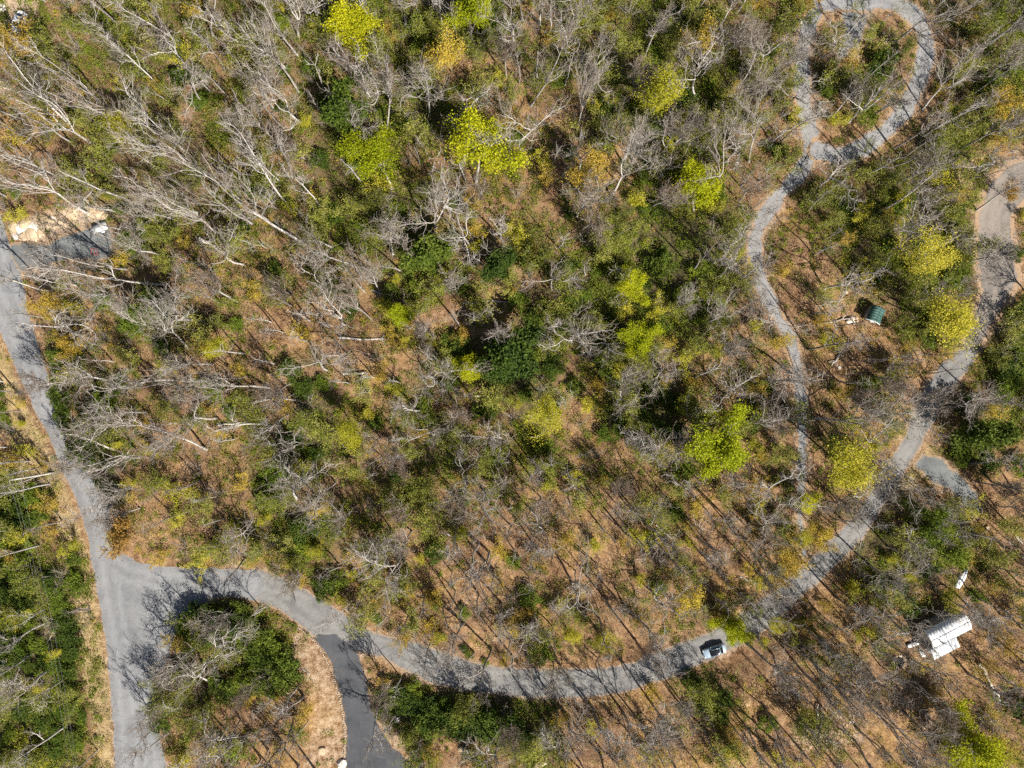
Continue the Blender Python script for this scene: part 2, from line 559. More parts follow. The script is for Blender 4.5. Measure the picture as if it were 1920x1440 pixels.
BUILD = [(W(1772, 1192), 7.5), (W(1645, 590), 2.6), (W(188, 425), 2.2), (W(1338, 1217), 3.0), (W(40, 45), 3.0), (W(1800, 1088), 2.8), (W(1687, 1240), 1.6), (W(180, 470), 1.4)]


def vnoise(x, y, s, seed):
    """smooth value noise"""
    r = np.random.default_rng(seed).random((64, 64))
    fx, fy = np.asarray(x) / s + 400.3, np.asarray(y) / s + 400.7
    ix, iy = np.floor(fx).astype(int), np.floor(fy).astype(int)
    tx, ty = fx - ix, fy - iy
    tx, ty = tx * tx * (3 - 2 * tx), ty * ty * (3 - 2 * ty)
    g = lambda a, b: r[a % 64, b % 64]
    return (g(ix, iy) * (1 - tx) + g(ix + 1, iy) * tx) * (1 - ty) + (g(ix, iy + 1) * (1 - tx) + g(ix + 1, iy + 1) * tx) * ty


def terrain(x, y):
    x, y = np.asarray(x, float), np.asarray(y, float)
    d = road_d(x, y)
    for (c, r) in BUILD:
        d = np.minimum(d, np.hypot(x - c[0], y - c[1]) - r)
    k = np.clip((d - 1.2) / 5.0, 0, 1)
    k = k * k * (3 - 2 * k)
    far = np.clip((np.maximum(np.abs(x) - 112, np.abs(y) - 86)) / 20, 0, 1)
    h = 2.2 * (vnoise(x, y, 17, 1) - 0.25) + 0.8 * (vnoise(x, y, 6, 2) - 0.4) + 0.3 * (vnoise(x, y, 2.2, 3) - 0.5)
    return np.maximum(h * k * (1 - far), -0.3 * k)


# ------------------------------------------------------------------ ground: one sheet out to the horizon
def axis(lim, step, farlim):
    a = list(np.arange(-lim, lim + 0.01, step))
    f, s = [], lim
    while s < farlim:
        s = s * 1.35 + 4
        f.append(s)
    return np.array([-q for q in f[::-1]] + a + f)


ax, ay = axis(106, 0.7, 2500), axis(82, 0.7, 2500)
X, Y = np.meshgrid(ax, ay)
Z = terrain(X, Y)
nx_, ny_ = len(ax), len(ay)
gm = MB()
ii, jj = np.meshgrid(np.arange(ny_ - 1), np.arange(nx_ - 1), indexing='ij')
q = (ii * nx_ + jj).reshape(-1)
gm.add(np.stack([X, Y, Z], -1).reshape(-1, 3), np.stack([q, q + 1, q + nx_ + 1, q + nx_], 1))
gme = gm.mesh('ground', M['ground'], True)

# what lies on the floor: sand and gravel, dry grass verge, mossy duff with gap shade painted in under thick growth
sand_polys = [[(18, 418), (60, 405), (110, 395), (150, 385), (200, 398), (205, 425), (165, 424), (130, 440), (85, 455), (40, 452)],
              [(556, 1170), (600, 1215), (628, 1270), (645, 1340), (650, 1440), (570, 1440), (585, 1370), (590, 1300), (560, 1250), (540, 1210)],
              [(690, 1340), (720, 1345), (770, 1390), (810, 1440), (770, 1440), (720, 1395)],
              [(-20, -20), (80, -20), (75, 25), (40, 70), (0, 90)], [(-10, 150), (25, 160), (30, 190), (-10, 180)],
              [(1690, 60), (1660, 60), (1650, 90), (1690, 110)], [(1690, 1235), (1730, 1270), (1680, 1310), (1620, 1280)],
              [(1480, 1330), (1600, 1320), (1620, 1380), (1560, 1410), (1470, 1390)]]
grass_polys = [[(-30, 580), (0, 640), (60, 780), (120, 900), (165, 1040), (188, 1170), (205, 1300), (215, 1460), (185, 1460), (165, 1300), (150, 1170), (130, 1040), (85, 900), (40, 900), (10, 780), (-30, 700)],
               [(330, 1046), (430, 1058), (500, 1072), (480, 1055), (430, 1042), (350, 1035)],
               [(1790, 300), (1850, 300), (1830, 400), (1790, 380)], [(1660, 940), (1740, 830), (1760, 850), (1700, 930)]]
MAPROWS = [
    'otoooooogoogtoogomo.m.og', 'yoooototmoymooogogomo.tg', 'tyyotomoddgmttgggommo.og', 'ttooootodmmgmtmggtt.mogy',
    'ttomomooogmmmymggtmoogmb', '.mmgmotoggmmomgddg.ogggm', '.ttmmmmmtogmtggdgo.mgggb', '.ytdmmbbtybbdggggtmbbgyt',
    '.dttmbmtbmgddtgymttbbbyd', 'b.dttttdmommdyggmmtmm.tg', 'bmdttmddytdmommmmymty.dm', 'gb.tmmdttomommtmbymtybbb',
    'gb.ymmodtmmbbybobbmmddob', 'dg..ymmtmybbtbtmbby.oomb', 'gg..ddm.ybbbyybmm.bbtm.b', 'gg.omddb.bbb..b...btbbbb',
    'gd.mombb.gdddbbbgbbbbbbm', 'og.tmmb..mbmgbbbybbbbtyy']


def cell(x, y):
    px, py = x / S + 960, 720 - y / S
    c, r = int(np.clip(px // 80, 0, 23)), int(np.clip(py // 80, 0, 17))
    return MAPROWS[r][c]


pxg, pyg = X / S + 960, 720 - Y / S
sand = np.zeros(X.shape)
for pi_, p in enumerate(sand_polys):
    e = edge_dist(p, pxg, pyg)
    sand = np.maximum(sand, np.clip(np.where(inside(p, pxg, pyg), 0.5 + e / 16, 0.5 - e / 16), 0, 1) * (.75, .46, .5, .7, .8, .5, .45, .45)[pi_])
rd = road_d(X, Y)
sand = np.maximum(sand, (0.15 + 0.5 * vnoise(X, Y, 7, 33)) * np.clip(1 - (rd - 0.2) / 1.1, 0, 1) * (np.abs(X) < 110) * (np.abs(Y) < 85))
grass = np.zeros(X.shape)
for p in grass_polys:
    e = edge_dist(p, pxg, pyg)
    grass = np.maximum(grass, np.clip(np.where(inside(p, pxg, pyg), 0.5 + e / 20, 0.5 - e / 20), 0, 1))
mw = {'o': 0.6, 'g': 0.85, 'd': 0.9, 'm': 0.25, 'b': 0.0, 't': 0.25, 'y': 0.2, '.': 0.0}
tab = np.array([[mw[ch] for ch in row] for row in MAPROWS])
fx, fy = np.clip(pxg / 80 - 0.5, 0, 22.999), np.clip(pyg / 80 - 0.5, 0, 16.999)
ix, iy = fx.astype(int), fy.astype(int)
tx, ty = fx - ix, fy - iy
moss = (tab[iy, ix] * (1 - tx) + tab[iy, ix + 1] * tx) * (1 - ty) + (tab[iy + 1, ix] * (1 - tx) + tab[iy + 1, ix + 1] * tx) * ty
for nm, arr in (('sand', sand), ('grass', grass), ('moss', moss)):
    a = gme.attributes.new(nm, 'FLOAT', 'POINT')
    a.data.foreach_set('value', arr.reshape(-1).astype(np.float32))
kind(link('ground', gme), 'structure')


# ------------------------------------------------------------------ roads: sheets with frayed edges
def road_sheet(name, poly, mat, z, step=0.6, fray=0.22, tracks=None):
    """raster sheet clipped to the outline, the border vertices pulled onto a frayed edge"""
    poly = np.asarray(poly)
    x0, y0 = poly.min(0) - 1
    x1, y1 = poly.max(0) + 1
    x0, x1, y0, y1 = max(x0, -112), min(x1, 112), max(y0, -88), min(y1, 88)
    xs, ys = np.arange(x0, x1, step), np.arange(y0, y1, step)
    XX, YY = np.meshgrid(xs, ys)
    ins = inside(poly, XX, YY)
    e = edge_dist(poly, XX, YY)
    sd = np.where(ins, e, -e)
    fr = fray * 2 * (vnoise(XX, YY, 0.9, 11) + 0.6 * vnoise(XX, YY, 3.1, 12) - 0.8)
    sd = sd + fr
    # move near-border vertices along the gradient onto the outline
    gy_, gx_ = np.gradient(sd, step)
    gl = np.hypot(gx_, gy_) + 1e-6
    near = np.abs(sd) < step * 0.75
    XX = np.where(near, XX - gx_ / gl * sd, XX)
    YY = np.where(near, YY - gy_ / gl * sd, YY)
    sdn = np.where(near, 0.0, sd)
    keep = sdn >= 0
    h, w = XX.shape
    a = np.arange(h * w).reshape(h, w)
    qd = np.stack([a[:-1, :-1], a[:-1, 1:], a[1:, 1:], a[1:, :-1]], -1).reshape(-1, 4)
    kq = keep.reshape(-1)[qd]
    inner = (sdn.reshape(-1)[qd] > 0).any(1)
    ok = kq.all(1) & inner
    three = (kq.sum(1) == 3) & inner
    F4 = qd[ok]
    F3 = []
    for qrow, krow in zip(qd[three], kq[three]):
        t = qrow[krow]
        F3.append([t[0], t[1], t[2], t[2]])
    F = np.concatenate([F4, np.array(F3, int).reshape(-1, 4)]) if len(F3) else F4
    used = np.unique(F)
    remap = np.full(h * w, -1)
    remap[used] = np.arange(len(used))
    V = np.stack([XX.reshape(-1)[used], YY.reshape(-1)[used], np.full(len(used), z)], 1)
    mb = MB()
    mb.add(V, remap[F])
    me = mb.mesh(name, mat)
    sdu = np.clip(sdn.reshape(-1)[used], 0, 50)
    at = me.attributes.new('edge', 'FLOAT', 'POINT')
    at.data.foreach_set('value', np.clip(1 - sdu / 1.3, 0, 1).astype(np.float32))
    tr = np.zeros(len(used))
    if tracks:
        for t in tracks:
            tr = np.maximum(tr, np.exp(-((sdu - t) / 0.5) ** 2))
    at = me.attributes.new('track', 'FLOAT', 'POINT')
    at.data.foreach_set('value', tr.astype(np.float32))
    return kind(link(name, me), 'structure')


road_sheet('side_road', ROADS['side'], M['chipseal'], 0.024, tracks=(1.3, 2.9))
road_sheet('east_road', ROADS['east'], M['dirtroad'], 0.020, tracks=(1.5, 3.2))
road_sheet('main_road', ROADS['main'], M['asphalt'], 0.030, tracks=(1.7, 3.9))
road_sheet('driveway', ROADS['drive'], M['fresh'], 0.036, fray=0.28)
road_sheet('gravel_track', ROADS['track'], M['gravel'], 0.012, 0.45, 0.3, tracks=(0.9,))
road_sheet('gravel_loop', ROADS['loop'], M['gravel'], 0.016, 0.5, 0.35, tracks=(1.1,))
road_sheet('gravel_turnout', ROADS['spurn'], M['gravel'], 0.008, 0.5, 0.35)
road_sheet('gravel_spur', ROADS['spur'], M['padgravel'], 0.012, 0.5, 0.4)
road_sheet('gravel_pad', ROADS['pad'], M['padgravel'], 0.010, 0.5, 0.3)

# ------------------------------------------------------------------ things that stand out: register for labels
THINGS = []      # (object, kind word, description, px, py, group, category)


def reg(o, word, desc, px, py, group, cat):
    THINGS.append((o, word, desc, px, py, group, cat))


def part(mb, name, mat, parent, smooth=False):
    return link(name, mb.mesh(name, mat, smooth), parent)


# ------------------------------------------------------------------ cars
def loft(mb, stations):
    """stations: list of closed rings with the same number of points"""
    n = len(stations[0])
    v = np.concatenate([np.array(s, float) for s in stations])
    f = []
    for i in range(len(stations) - 1):
        for j in range(n):
            k = (j + 1) % n
            f.append([i * n + j, i * n + k, (i + 1) * n + k, (i + 1) * n + j])
    mb.add(v, f)
    for s in (stations[0], stations[-1][::-1]):
        c = np.mean(np.array(s), 0)
        vv = np.concatenate([np.array(s, float), [c]])
        mb.add(vv, [[(j + 1) % n, j, n, n] for j in range(n)])


def body_ring(x, w, zb, zt, crown=0.05):
    # half-width w, rounded shoulders, closed loop in the y-z plane
    y = [-w * .92, -w, -w, -w * .97, -w * .86, -w * .45, 0, w * .45, w * .86, w * .97, w, w, w * .92]
    z = [zb, zb + .08, zb + (zt - zb) * .55, zt - .10, zt - .01, zt + crown * .8, zt + crown, zt + crown * .8, zt - .01, zt - .10, zb + (zt - zb) * .55, zb + .08, zb]
    return [(x, a, b) for a, b in zip(y, z)]


def make_car(loc, rz, paint, roof_mat):
    root = empty('parked_car', loc, rz)
    b = MB()                                        # front is -x
    st = [(-2.18, .62, .34, .56), (-2.12, .76, .26, .64), (-1.95, .84, .22, .71), (-1.5, .89, .2, .80), (-1.0, .905, .2, .87), (-.2, .91, .2, .90),
          (.6, .91, .2, .91), (1.2, .90, .2, .93), (1.7, .87, .24, .93), (2.02, .80, .28, .90), (2.14, .70, .34, .80)]
    loft(b, [body_ring(*s) for s in st])
    body = part(b, 'body', paint, root, True)
    # cabin shell: dark glass all round, a roof panel and pillars on it
    g = MB()
    cab = [(-1.02, .74, .86, .92), (-.45, .70, .86, 1.32), (-.1, .68, .86, 1.40), (.5, .68, .86, 1.41), (.9, .67, .86, 1.36), (1.25, .69, .86, 1.14), (1.55, .70, .86, .94)]
    rings = []
    for x, w, zb, zt in cab:
        wt = w * (1 - .18 * (zt - .86) / .55)
        rings.append([(x, -w, zb), (x, -wt, zt - .03), (x, -wt * .6, zt + .015), (x, wt * .6, zt + .015), (x, wt, zt - .03), (x, w, zb)])
    loft(g, rings)
    part(g, 'window_glass', M['glass'], root)
    r = MB()
    rr = []
    for x, w, z in ((-.32, .54, 1.36), (-.1, .56, 1.425), (.5, .56, 1.435), (.84, .54, 1.395)):
        rr.append([(x, -w, z - .03), (x, -w * .6, z + .01), (x, w * .6, z + .01), (x, w, z - .03), (x, w * .6, z - .03), (x, -w * .6, z - .03)])
    loft(r, rr)
    part(r, 'roof', roof_mat, root)
    bd = MB()
    bd.tube([(.86, -.56, 1.37), (.86, -.3, 1.40), (.86, .3, 1.40), (.86, .56, 1.37)], [.06] * 4, 4)
    for s in (-1, 1):
        bd.tube([(-.98, s * .72, .93), (-.35, s * .57, 1.35), (.86, s * .57, 1.37), (1.5, s * .68, .95)], [.045] * 4, 4)
        bd.tube([(.2, s * .6, 1.36), (.22, s * .7, .9)], [.04, .045], 4)
    part(bd, 'pillar', paint, root)
    for sx in (-1.32, 1.32):
        for sy in (-1, 1):
            w = MB()
            w.cyl((0, 0, 0), .32, .22, 20, 'y')
            wo = part(w, 'wheel', M['rubber'], root)
            wo.location = (sx, sy * .82, .32)
            ri = MB()
            ri.cyl((0, sy * .115, 0), .2, .02, 14, 'y')
            part(ri, 'rim', M['steel'], wo)
    for sy in (-1, 1):
        l = MB()
        l.box((-2.08, sy * .6, .62), (.14, .3, .13))
        part(l, 'headlight', M['clear_lamp'], root)
        l = MB()
        l.box((2.05, sy * .62, .80), (.16, .26, .13))
        part(l, 'tail_light', M['red_lamp'], root)
        l = MB()
        l.box((-.62, sy * .97, .95), (.12, .2, .13))
        part(l, 'wing_mirror', paint, root)
        for hx_ in (-.1, .85):
            l = MB()
            l.box((hx_, sy * .918, .72), (.16, .02, .03))
            part(l, 'door_handle', paint, root)
    return root


c = make_car((*W(1338, 1218), .026), math.radians(18), M['paint_blue'], M['black_paint'])
tag(c, 'pale blue car with dark roof parked on the lower edge of the side road', 'car')
c = make_car((*W(40, 45), 0), math.radians(68), M['paint_white'], M['paint_white'])
tag(c, 'white car half hidden by bare branches in the top left corner', 'car')
boat = empty('small_boat', (*W(1802, 1083), .0), math.radians(62))
tag(boat, 'narrow pale upturned boat under branches above the white roofed house', 'boat')
m = MB()
hull = []
for t, wd, hh_ in ((-2.1, .5, .42), (-1.9, .62, .5), (-1.0, .7, .58), (.2, .68, .6), (1.2, .48, .58), (1.9, .2, .5), (2.25, .03, .36)):
    hull.append([(t, -wd, .06), (t, -wd * .96, hh_ * .5), (t, -wd * .6, hh_ * .88), (t, 0, hh_), (t, wd * .6, hh_ * .88), (t, wd * .96, hh_ * .5), (t, wd, .06)])
loft(m, hull)
bh = part(m, 'hull', M['paint_white'], boat, True)
m = MB()
m.tube([(-2.0, 0, .5), (0, 0, .64), (1.3, 0, .62), (2.2, 0, .4)], [.035] * 4, 4)
part(m, 'keel', M['wall'], boat)
for s_ in (-1, 1):
    m = MB()
    m.tube([(-2.1, s_ * .52, .07), (-1.0, s_ * .72, .07), (.2, s_ * .7, .07), (1.2, s_ * .5, .07), (2.25, 0, .07)], [.04] * 5, 4)
    part(m, 'gunwale', M['wall'], boat)


# ------------------------------------------------------------------ the white roofed house
def quad_panel(mb, a, b, c_, d, t=0.06):
    """thick panel from four corners"""
    p = np.array([a, b, c_, d], float)
    n = np.cross(p[1] - p[0], p[3] - p[0])
    n /= np.linalg.norm(n)
    if n[2] < 0:
        n = -n
    v = np.concatenate([p, p - n * t])
    mb.add(v, [[0, 1, 2, 3], [7, 6, 5, 4], [0, 4, 5, 1], [1, 5, 6, 2], [2, 6, 7, 3], [3, 7, 4, 0]])
    return n


def seam_roof(root, name, a, b, c_, d, mat, nseam, pan='roof_panel'):
    """roof slope a-b along the ridge, d-c along the eave: single panels with raised seams"""
    a, b, c_, d = (np.array(q, float) for q in (a, b, c_, d))
    mb0 = MB()
    quad_panel(mb0, a, b, c_, d, .08)
    slope = part(mb0, name, mat, root)
    for i in range(nseam):
        t0, t1 = i / nseam + .002, (i + 1) / nseam - .002
        up = np.array([0, 0, .012])
        m2 = MB()
        quad_panel(m2, a + (b - a) * t0 + up, a + (b - a) * t1 + up, d + (c_ - d) * t1 + up, d + (c_ - d) * t0 + up, .02)
        e0, e1 = a + (b - a) * t0 + up * 2.2, d + (c_ - d) * t0 + up * 2.2
        m2.tube([e0, e1], [.006, .006], 4)
        part(m2, pan, mat, slope)
    return slope


def gable_walls(mb, L0, L1, w0, w1, h_e, h_r, yr):
    """pentagon prism; along x, eaves at y=w0,w1, ridge at yr"""
    v = []
    for x in (L0, L1):
        v += [(x, w0, 0), (x, w1, 0), (x, w1, h_e), (x, yr, h_r), (x, w0, h_e)]
    mb.add(v, [[0, 4, 2, 1], [5, 6, 7, 9], [1, 2, 7, 6], [0, 5, 9, 4]])
    mb.add([v[4], v[3], v[2]], [[0, 1, 2, 2]])
    mb.add([v[9], v[8], v[7]], [[0, 2, 1, 1]])


hx, hy = W(1747, 1203, 4.4)
house = empty('house', (hx, hy, 0), math.radians(27.5))
tag(house, 'white metal roofed house with a projecting wing in the lower right woods', 'house')
wm = MB()
gable_walls(wm, .15, 7.75, -1.75, 1.5, 3.3, 4.25, 0)
wm.box((1.9, -2.55, 1.45), (4.7, 1.6, 2.9))
part(wm, 'wall', M['wall'], house)
seam_roof(house, 'roof_slope', (0, .0, 4.4), (8.0, 0, 4.4), (8.0, 1.75, 3.35), (0, 1.75, 3.35), M['white_roof'], 14)
seam_roof(house, 'roof_slope', (0, -.02, 4.4), (8.0, -.02, 4.4), (8.0, -1.95, 3.35), (0, -1.95, 3.35), M['white_roof'], 14)
seam_roof(house, 'wing_roof', (-.6, -1.82, 3.47), (4.7, -1.82, 3.47), (4.7, -4.1, 2.95), (-.6, -4.1, 2.95), M['white_roof'], 9)
m = MB()
m.tube([(0, 0, 4.40), (8.0, 0, 4.40)], [.04, .04], 6)
part(m, 'ridge_cap', M['white_roof'], house)
m = MB()
m.cyl((1.6, -1.0, 4.35), .09, .9, 10)
m.cyl((1.6, -1.0, 4.85), .16, .12, 10)
part(m, 'vent_pipe', M['rubber'], house)
for k in range(2):
    st = MB()
    st.box((-1.0 - .3 * k, -3.55, .5 - .22 * k), (.3, 1.5, .12))
    part(st, 'step', M['trim'], house)
for x in (1.2, 3.0):
    wf = MB()
    wf.box((x, -3.36, 1.6), (1.0, .06, 1.2))
    wo = part(wf, 'window_frame', M['trim'], house)
    wf = MB()
    wf.box((x, -3.40, 1.6), (.84, .03, 1.04))
    part(wf, 'pane', M['glass'], wo)
for x in (1.5, 5.5):
    wf = MB()
    wf.box((x, 1.52, 1.8), (1.1, .06, 1.1))
    wo = part(wf, 'window_frame', M['trim'], house)
    wf = MB()
    wf.box((x, 1.56, 1.8), (.94, .03, .94))
    part(wf, 'pane', M['glass'], wo)
m = MB()
m.box((6.4, -1.78, 1.05), (.95, .08, 2.1))
dr = part(m, 'door', M['trim'], house)
m = MB()
m.box((6.75, -1.84, 1.05), (.06, .06, .12))
part(m, 'handle', M['steel'], dr)

# white planked ramp beside the house
x, y = W(1714, 1208, .4)
ramp_o = empty('plank_ramp', (x, y, .0), math.radians(21))
tag(ramp_o, 'narrow white plank ramp lying left of the white roofed house', 'ramp')
for k in range(8):
    m = MB()
    m.box((-1.1 + k * .31, 0, .38 + .01 * (k % 2)), (.28, .75, .05))
    part(m, 'plank', M['trim'], ramp_o)
for s in (-1, 1):
    m = MB()
    m.box((0, s * .3, .18), (2.4, .1, .34))
    part(m, 'beam', M['wall'], ramp_o)

# ------------------------------------------------------------------ the green roofed shed
x, y = W(1644, 589, 2.2)
shed = empty('garden_shed', (x, y, 0), math.radians(67))
tag(shed, 'small shed with a green metal gable roof in the right hand clearing', 'shed')
m = MB()
gable_walls(m, -1.2, 1.2, -1.15, 1.15, 1.9, 2.5, 0)
part(m, 'wall', M['wall'], shed)
seam_roof(shed, 'roof_slope', (-1.45, .0, 2.66), (1.4, 0, 2.66), (1.4, 1.4, 1.9), (-1.45, 1.4, 1.9), M['green_roof'], 6)
seam_roof(shed, 'roof_slope', (-1.45, -.02, 2.66), (1.4, -.02, 2.66), (1.4, -1.4, 1.9), (-1.45, -1.4, 1.9), M['green_roof'], 6)
for s in (-1, 1):
    m = MB()
    m.tube([(-1.49, 0, 2.66), (-1.49, s * 1.42, 1.89)], [.06, .06], 4)
    part(m, 'gable_trim', M['trim'], shed)
m = MB()
m.box((-1.22, 0, .9), (.06, .9, 1.75))
dr = part(m, 'door', M['trim'], shed)
m = MB()
m.box((-1.27, .35, .9), (.04, .05, .15))
part(m, 'handle', M['steel'], dr)

# ------------------------------------------------------------------ trailer and red frame on the gravel pad
x, y = W(187, 427, .9)
tr = empty('utility_trailer', (x, y, .01), math.radians(20))
tag(tr, 'white flat topped trailer parked at the right end of the gravel pad', 'trailer')
m = MB()
m.box((0, 0, .95), (2.8, 1.5, .06))
part(m, 'cover', plain('weathered_cover', (.5, .5, .49), .7, 0, .15, 3), tr)
m = MB()
m.box((0, 0, .68), (2.66, 1.38, .46))
part(m, 'box', M['wall'], tr)
m = MB()
m.tube([(-1.3, .5, .5), (-2.4, 0, .5)], [.05, .05], 4)
m.tube([(-1.3, -.5, .5), (-2.4, 0, .5)], [.05, .05], 4)
part(m, 'drawbar', M['steel'], tr)
for s in (-1, 1):
    m = MB()
    m.cyl((.2, s * .85, .32), .32, .2, 18, 'y')
    w = part(m, 'wheel', M['rubber'], tr)
    m = MB()
    m.cyl((.2, s * .96, .32), .17, .02, 12, 'y')
    part(m, 'rim', M['steel'], w)
    m = MB()
    m.box((.2, s * .86, .68), (.8, .26, .04))
    part(m, 'mudguard', M['paint_white'], tr)
x, y = W(181, 472)
fr = empty('metal_frame', (x, y, .012), math.radians(8))
tag(fr, 'small red tubular metal frame standing on the gravel pad', 'frame')
for k, (xx, ww) in enumerate(((-.62, .6), (0, .62), (.5, .58))):
    m = MB()
    m.tube([(xx, -ww, 0), (xx, -ww, .5), (xx, -ww * .7, .62), (xx, ww * .7, .62), (xx, ww, .5), (xx, ww, 0)], [.045] * 6, 6)
    part(m, 'hoop', M['red_metal'], fr)
for s in (-1, 1):
    m = MB()
    m.tube([(-.75, s * .6, .45), (.65, s * .6, .45)], [.045] * 2, 6)
    part(m, 'rail', M['red_metal'], fr)

# ------------------------------------------------------------------ power pole and its wires
bx_, by_ = W(102, 886)
topx, topy = W(26, 903, 10.2)
POLE_TOP = (bx_ - .25, by_ + .1, 10.2)
pole = empty('utility_pole', (bx_, by_, 0))
tag(pole, 'pale wooden utility pole leaning out beside the main road', 'pole')
m = MB()
m.tube([(0, 0, 0), (-.12, .05, 5), (-.25, .1, 10.2)], [.2, .17, .13], 10)
part(m, 'mast', M['pole'], pole, True)
m = MB()
m.box((-.25, .1, 9.7), (1.9, .12, .14), math.radians(10))
part(m, 'crossarm', M['pole'], pole)
ins = []
for k in (-.85, .0, .85):
    m = MB()
    p = (-.25 + k * math.cos(math.radians(10)), .1 + k * math.sin(math.radians(10)) , 9.87 if k else 10.3)
    m.cyl(p, .06, .22, 8)
    part(m, 'insulator', M['ceramic'], pole)
    ins.append(p)
far = [W(150, 1560, 9.5), W(158, 1560, 9.5), W(166, 1560, 9.0)]
for k, p in enumerate(ins):
    a = np.array([bx_ + p[0], by_ + p[1], p[2] + .1])
    b = np.array([far[k][0], far[k][1], 9.7])
    pts = []
    for t in np.linspace(0, 1, 24):
        q_ = a + (b - a) * t
        q_[2] -= 1.4 * 4 * t * (1 - t)
        pts.append(q_)
    m = MB()
    m.tube(pts, [.015] * 24, 4)
    w = link('power_line', m.mesh('power_line', M['wire']))
    tag(w, 'thin %s power line running down from the pole on the left' % ('left', 'middle', 'right')[k], 'wire', 'power lines from the pole')

# ------------------------------------------------------------------ stones
def rock_mesh(seed, mat, sub=2, flat=.6):
    r = np.random.default_rng(seed)
    import bmesh
    bm = bmesh.new()
    bmesh.ops.create_icosphere(bm, subdivisions=sub, radius=1.0)
    planes = r.normal(size=(9, 3))
    planes /= np.linalg.norm(planes, axis=1, keepdims=True)
    off = r.uniform(.55, .9, 9)
    for v in bm.verts:
        p = np.array(v.co)
        for n, o in zip(planes, off):
            d = p @ n - o
            if d > 0:
                p = p - n * d
        p = p * (1 + .05 * r.normal())
        p[2] *= flat
        v.co = p
    me = bpy.data.meshes.new('boulder')
    bm.to_mesh(me)
    bm.free()
    me.materials.append(mat)
    return me


ROCKS = [rock_mesh(i, M['rock_white'] if i % 2 else M['rock']) for i in range(6)]
ROCKS_S = [rock_mesh(20 + i, M['rock_white'] if i % 2 else M['rock'], 1) for i in range(5)]


M['rock_tan'] = plain('tan_stone', (0.36, 0.28, 0.20), 0.9, 0, 0.3, 2.0, 0.2)
EDGE_S = [rock_mesh(40 + i, M['rock_tan'], 1) for i in range(3)]


def stone(px, py, s, k, word='boulder', desc='pale boulder', el=1.0, rz=None, lab=None):
    x, y = W(px, py)
    z = float(terrain(x, y))
    o = link('boulder', ROCKS[k % 6], None, (x, y, z + s * .2))
    o.scale = (s * el, s, s * .8)
    o.rotation_euler = (0, 0, random.random() * 6.3 if rz is None else rz)
    reg(o, 'boulder', desc, px, py, 'pale boulders on the forest floor', 'boulder')
    return o


for i, (px, py, s, el) in enumerate([(607, 1403, .75, 1.3), (640, 1432, 1.0, 1.3), (622, 1425, .45, 1), (745, 1349, .6, 1.2), (738, 1353, .35, 1), (858, 1377, .6, 1.3), (868, 1397, .7, 1.2),
                                     (878, 1402, .6, 1.2), (903, 1391, 1.0, 1.5), (915, 1395, .5, 1), (1009, 1429, .9, 1.5), (1020, 1424, .4, 1), (1660, 83, .6, 1.3), (1502, 40, .5, 1.2),
                                     (768, 108, .35, 1), (1496, 1345, .7, 1.4), (1505, 1360, .5, 1.3), (1588, 1345, .4, 1.2), (1545, 1382, .6, 1.2), (1575, 690, .4, 1), (1578, 548, .5, 1.4),
                                     (5, 15, .9, 1.2), (20, 165, 1.1, 1.3), (1915, 995, .6, 1.2), (1850, 990, .5, 1.2)]):  # first here: made-up boulder standing in for a half hidden white car hood
    stone(px, py, s, i, desc=('large pale boulder' if s > .8 else 'small pale boulder' if s < .5 else 'pale boulder'), el=el)

# exposed rock bank above the gravel pad: one outcrop of slabs
bank = empty('rock_outcrop', (*W(110, 425), 0))
tag(bank, 'cream and rust coloured rock outcrop along the top of the gravel pad', 'outcrop')
bx0, by0 = W(110, 425)
for i in range(46):
    t = random.random()
    px = 22 + 175 * t
    py = 428 - 32 * t + random.uniform(-13, 14) + 12 * math.sin(t * 6.3)
    x, y = W(px, py)
    s = random.uniform(.35, 1.25)
    o = link('rock', ROCKS[(i * 2) % 6 if i % 5 else 1], bank, (x - bx0, y - by0, s * .12))
    o.scale = (s * 1.3, s, s * .7)
    o.rotation_euler = (random.uniform(-.2, .2), random.uniform(-.2, .2), random.uniform(0, 6.3))

# stone edging along the driveway
edge_line = smooth_line([(560, 1176), (590, 1200), (611, 1232), (626, 1265), (639, 1311), (647, 1360), (648, 1400), (644, 1450)], 12)
ed = empty('stone_edging', (*W(620, 1300), 0))
tag(ed, 'low curved edging of tan stones along the dark driveway', 'edging')
ex, ey = W(620, 1300)
acc, last = 0.0, None
wpts = WP(edge_line)
seg = np.concatenate([[0], np.cumsum(np.linalg.norm(np.diff(wpts, axis=0), axis=1))])
for i, s in enumerate(np.arange(0, seg[-1], .42)):
    x = np.interp(s, seg, wpts[:, 0])
    y = np.interp(s, seg, wpts[:, 1])
    x2 = np.interp(s + .2, seg, wpts[:, 0])
    y2 = np.interp(s + .2, seg, wpts[:, 1])
    o = link('stone', EDGE_S[i % 3], ed, (x - ex - .2 + random.uniform(-.05, .05), y - ey, .06))
    o.scale = (.27, .22 * random.uniform(.8, 1.3), .26)
    o.rotation_euler = (0, 0, math.atan2(y2 - y, x2 - x) + random.uniform(-.2, .2))

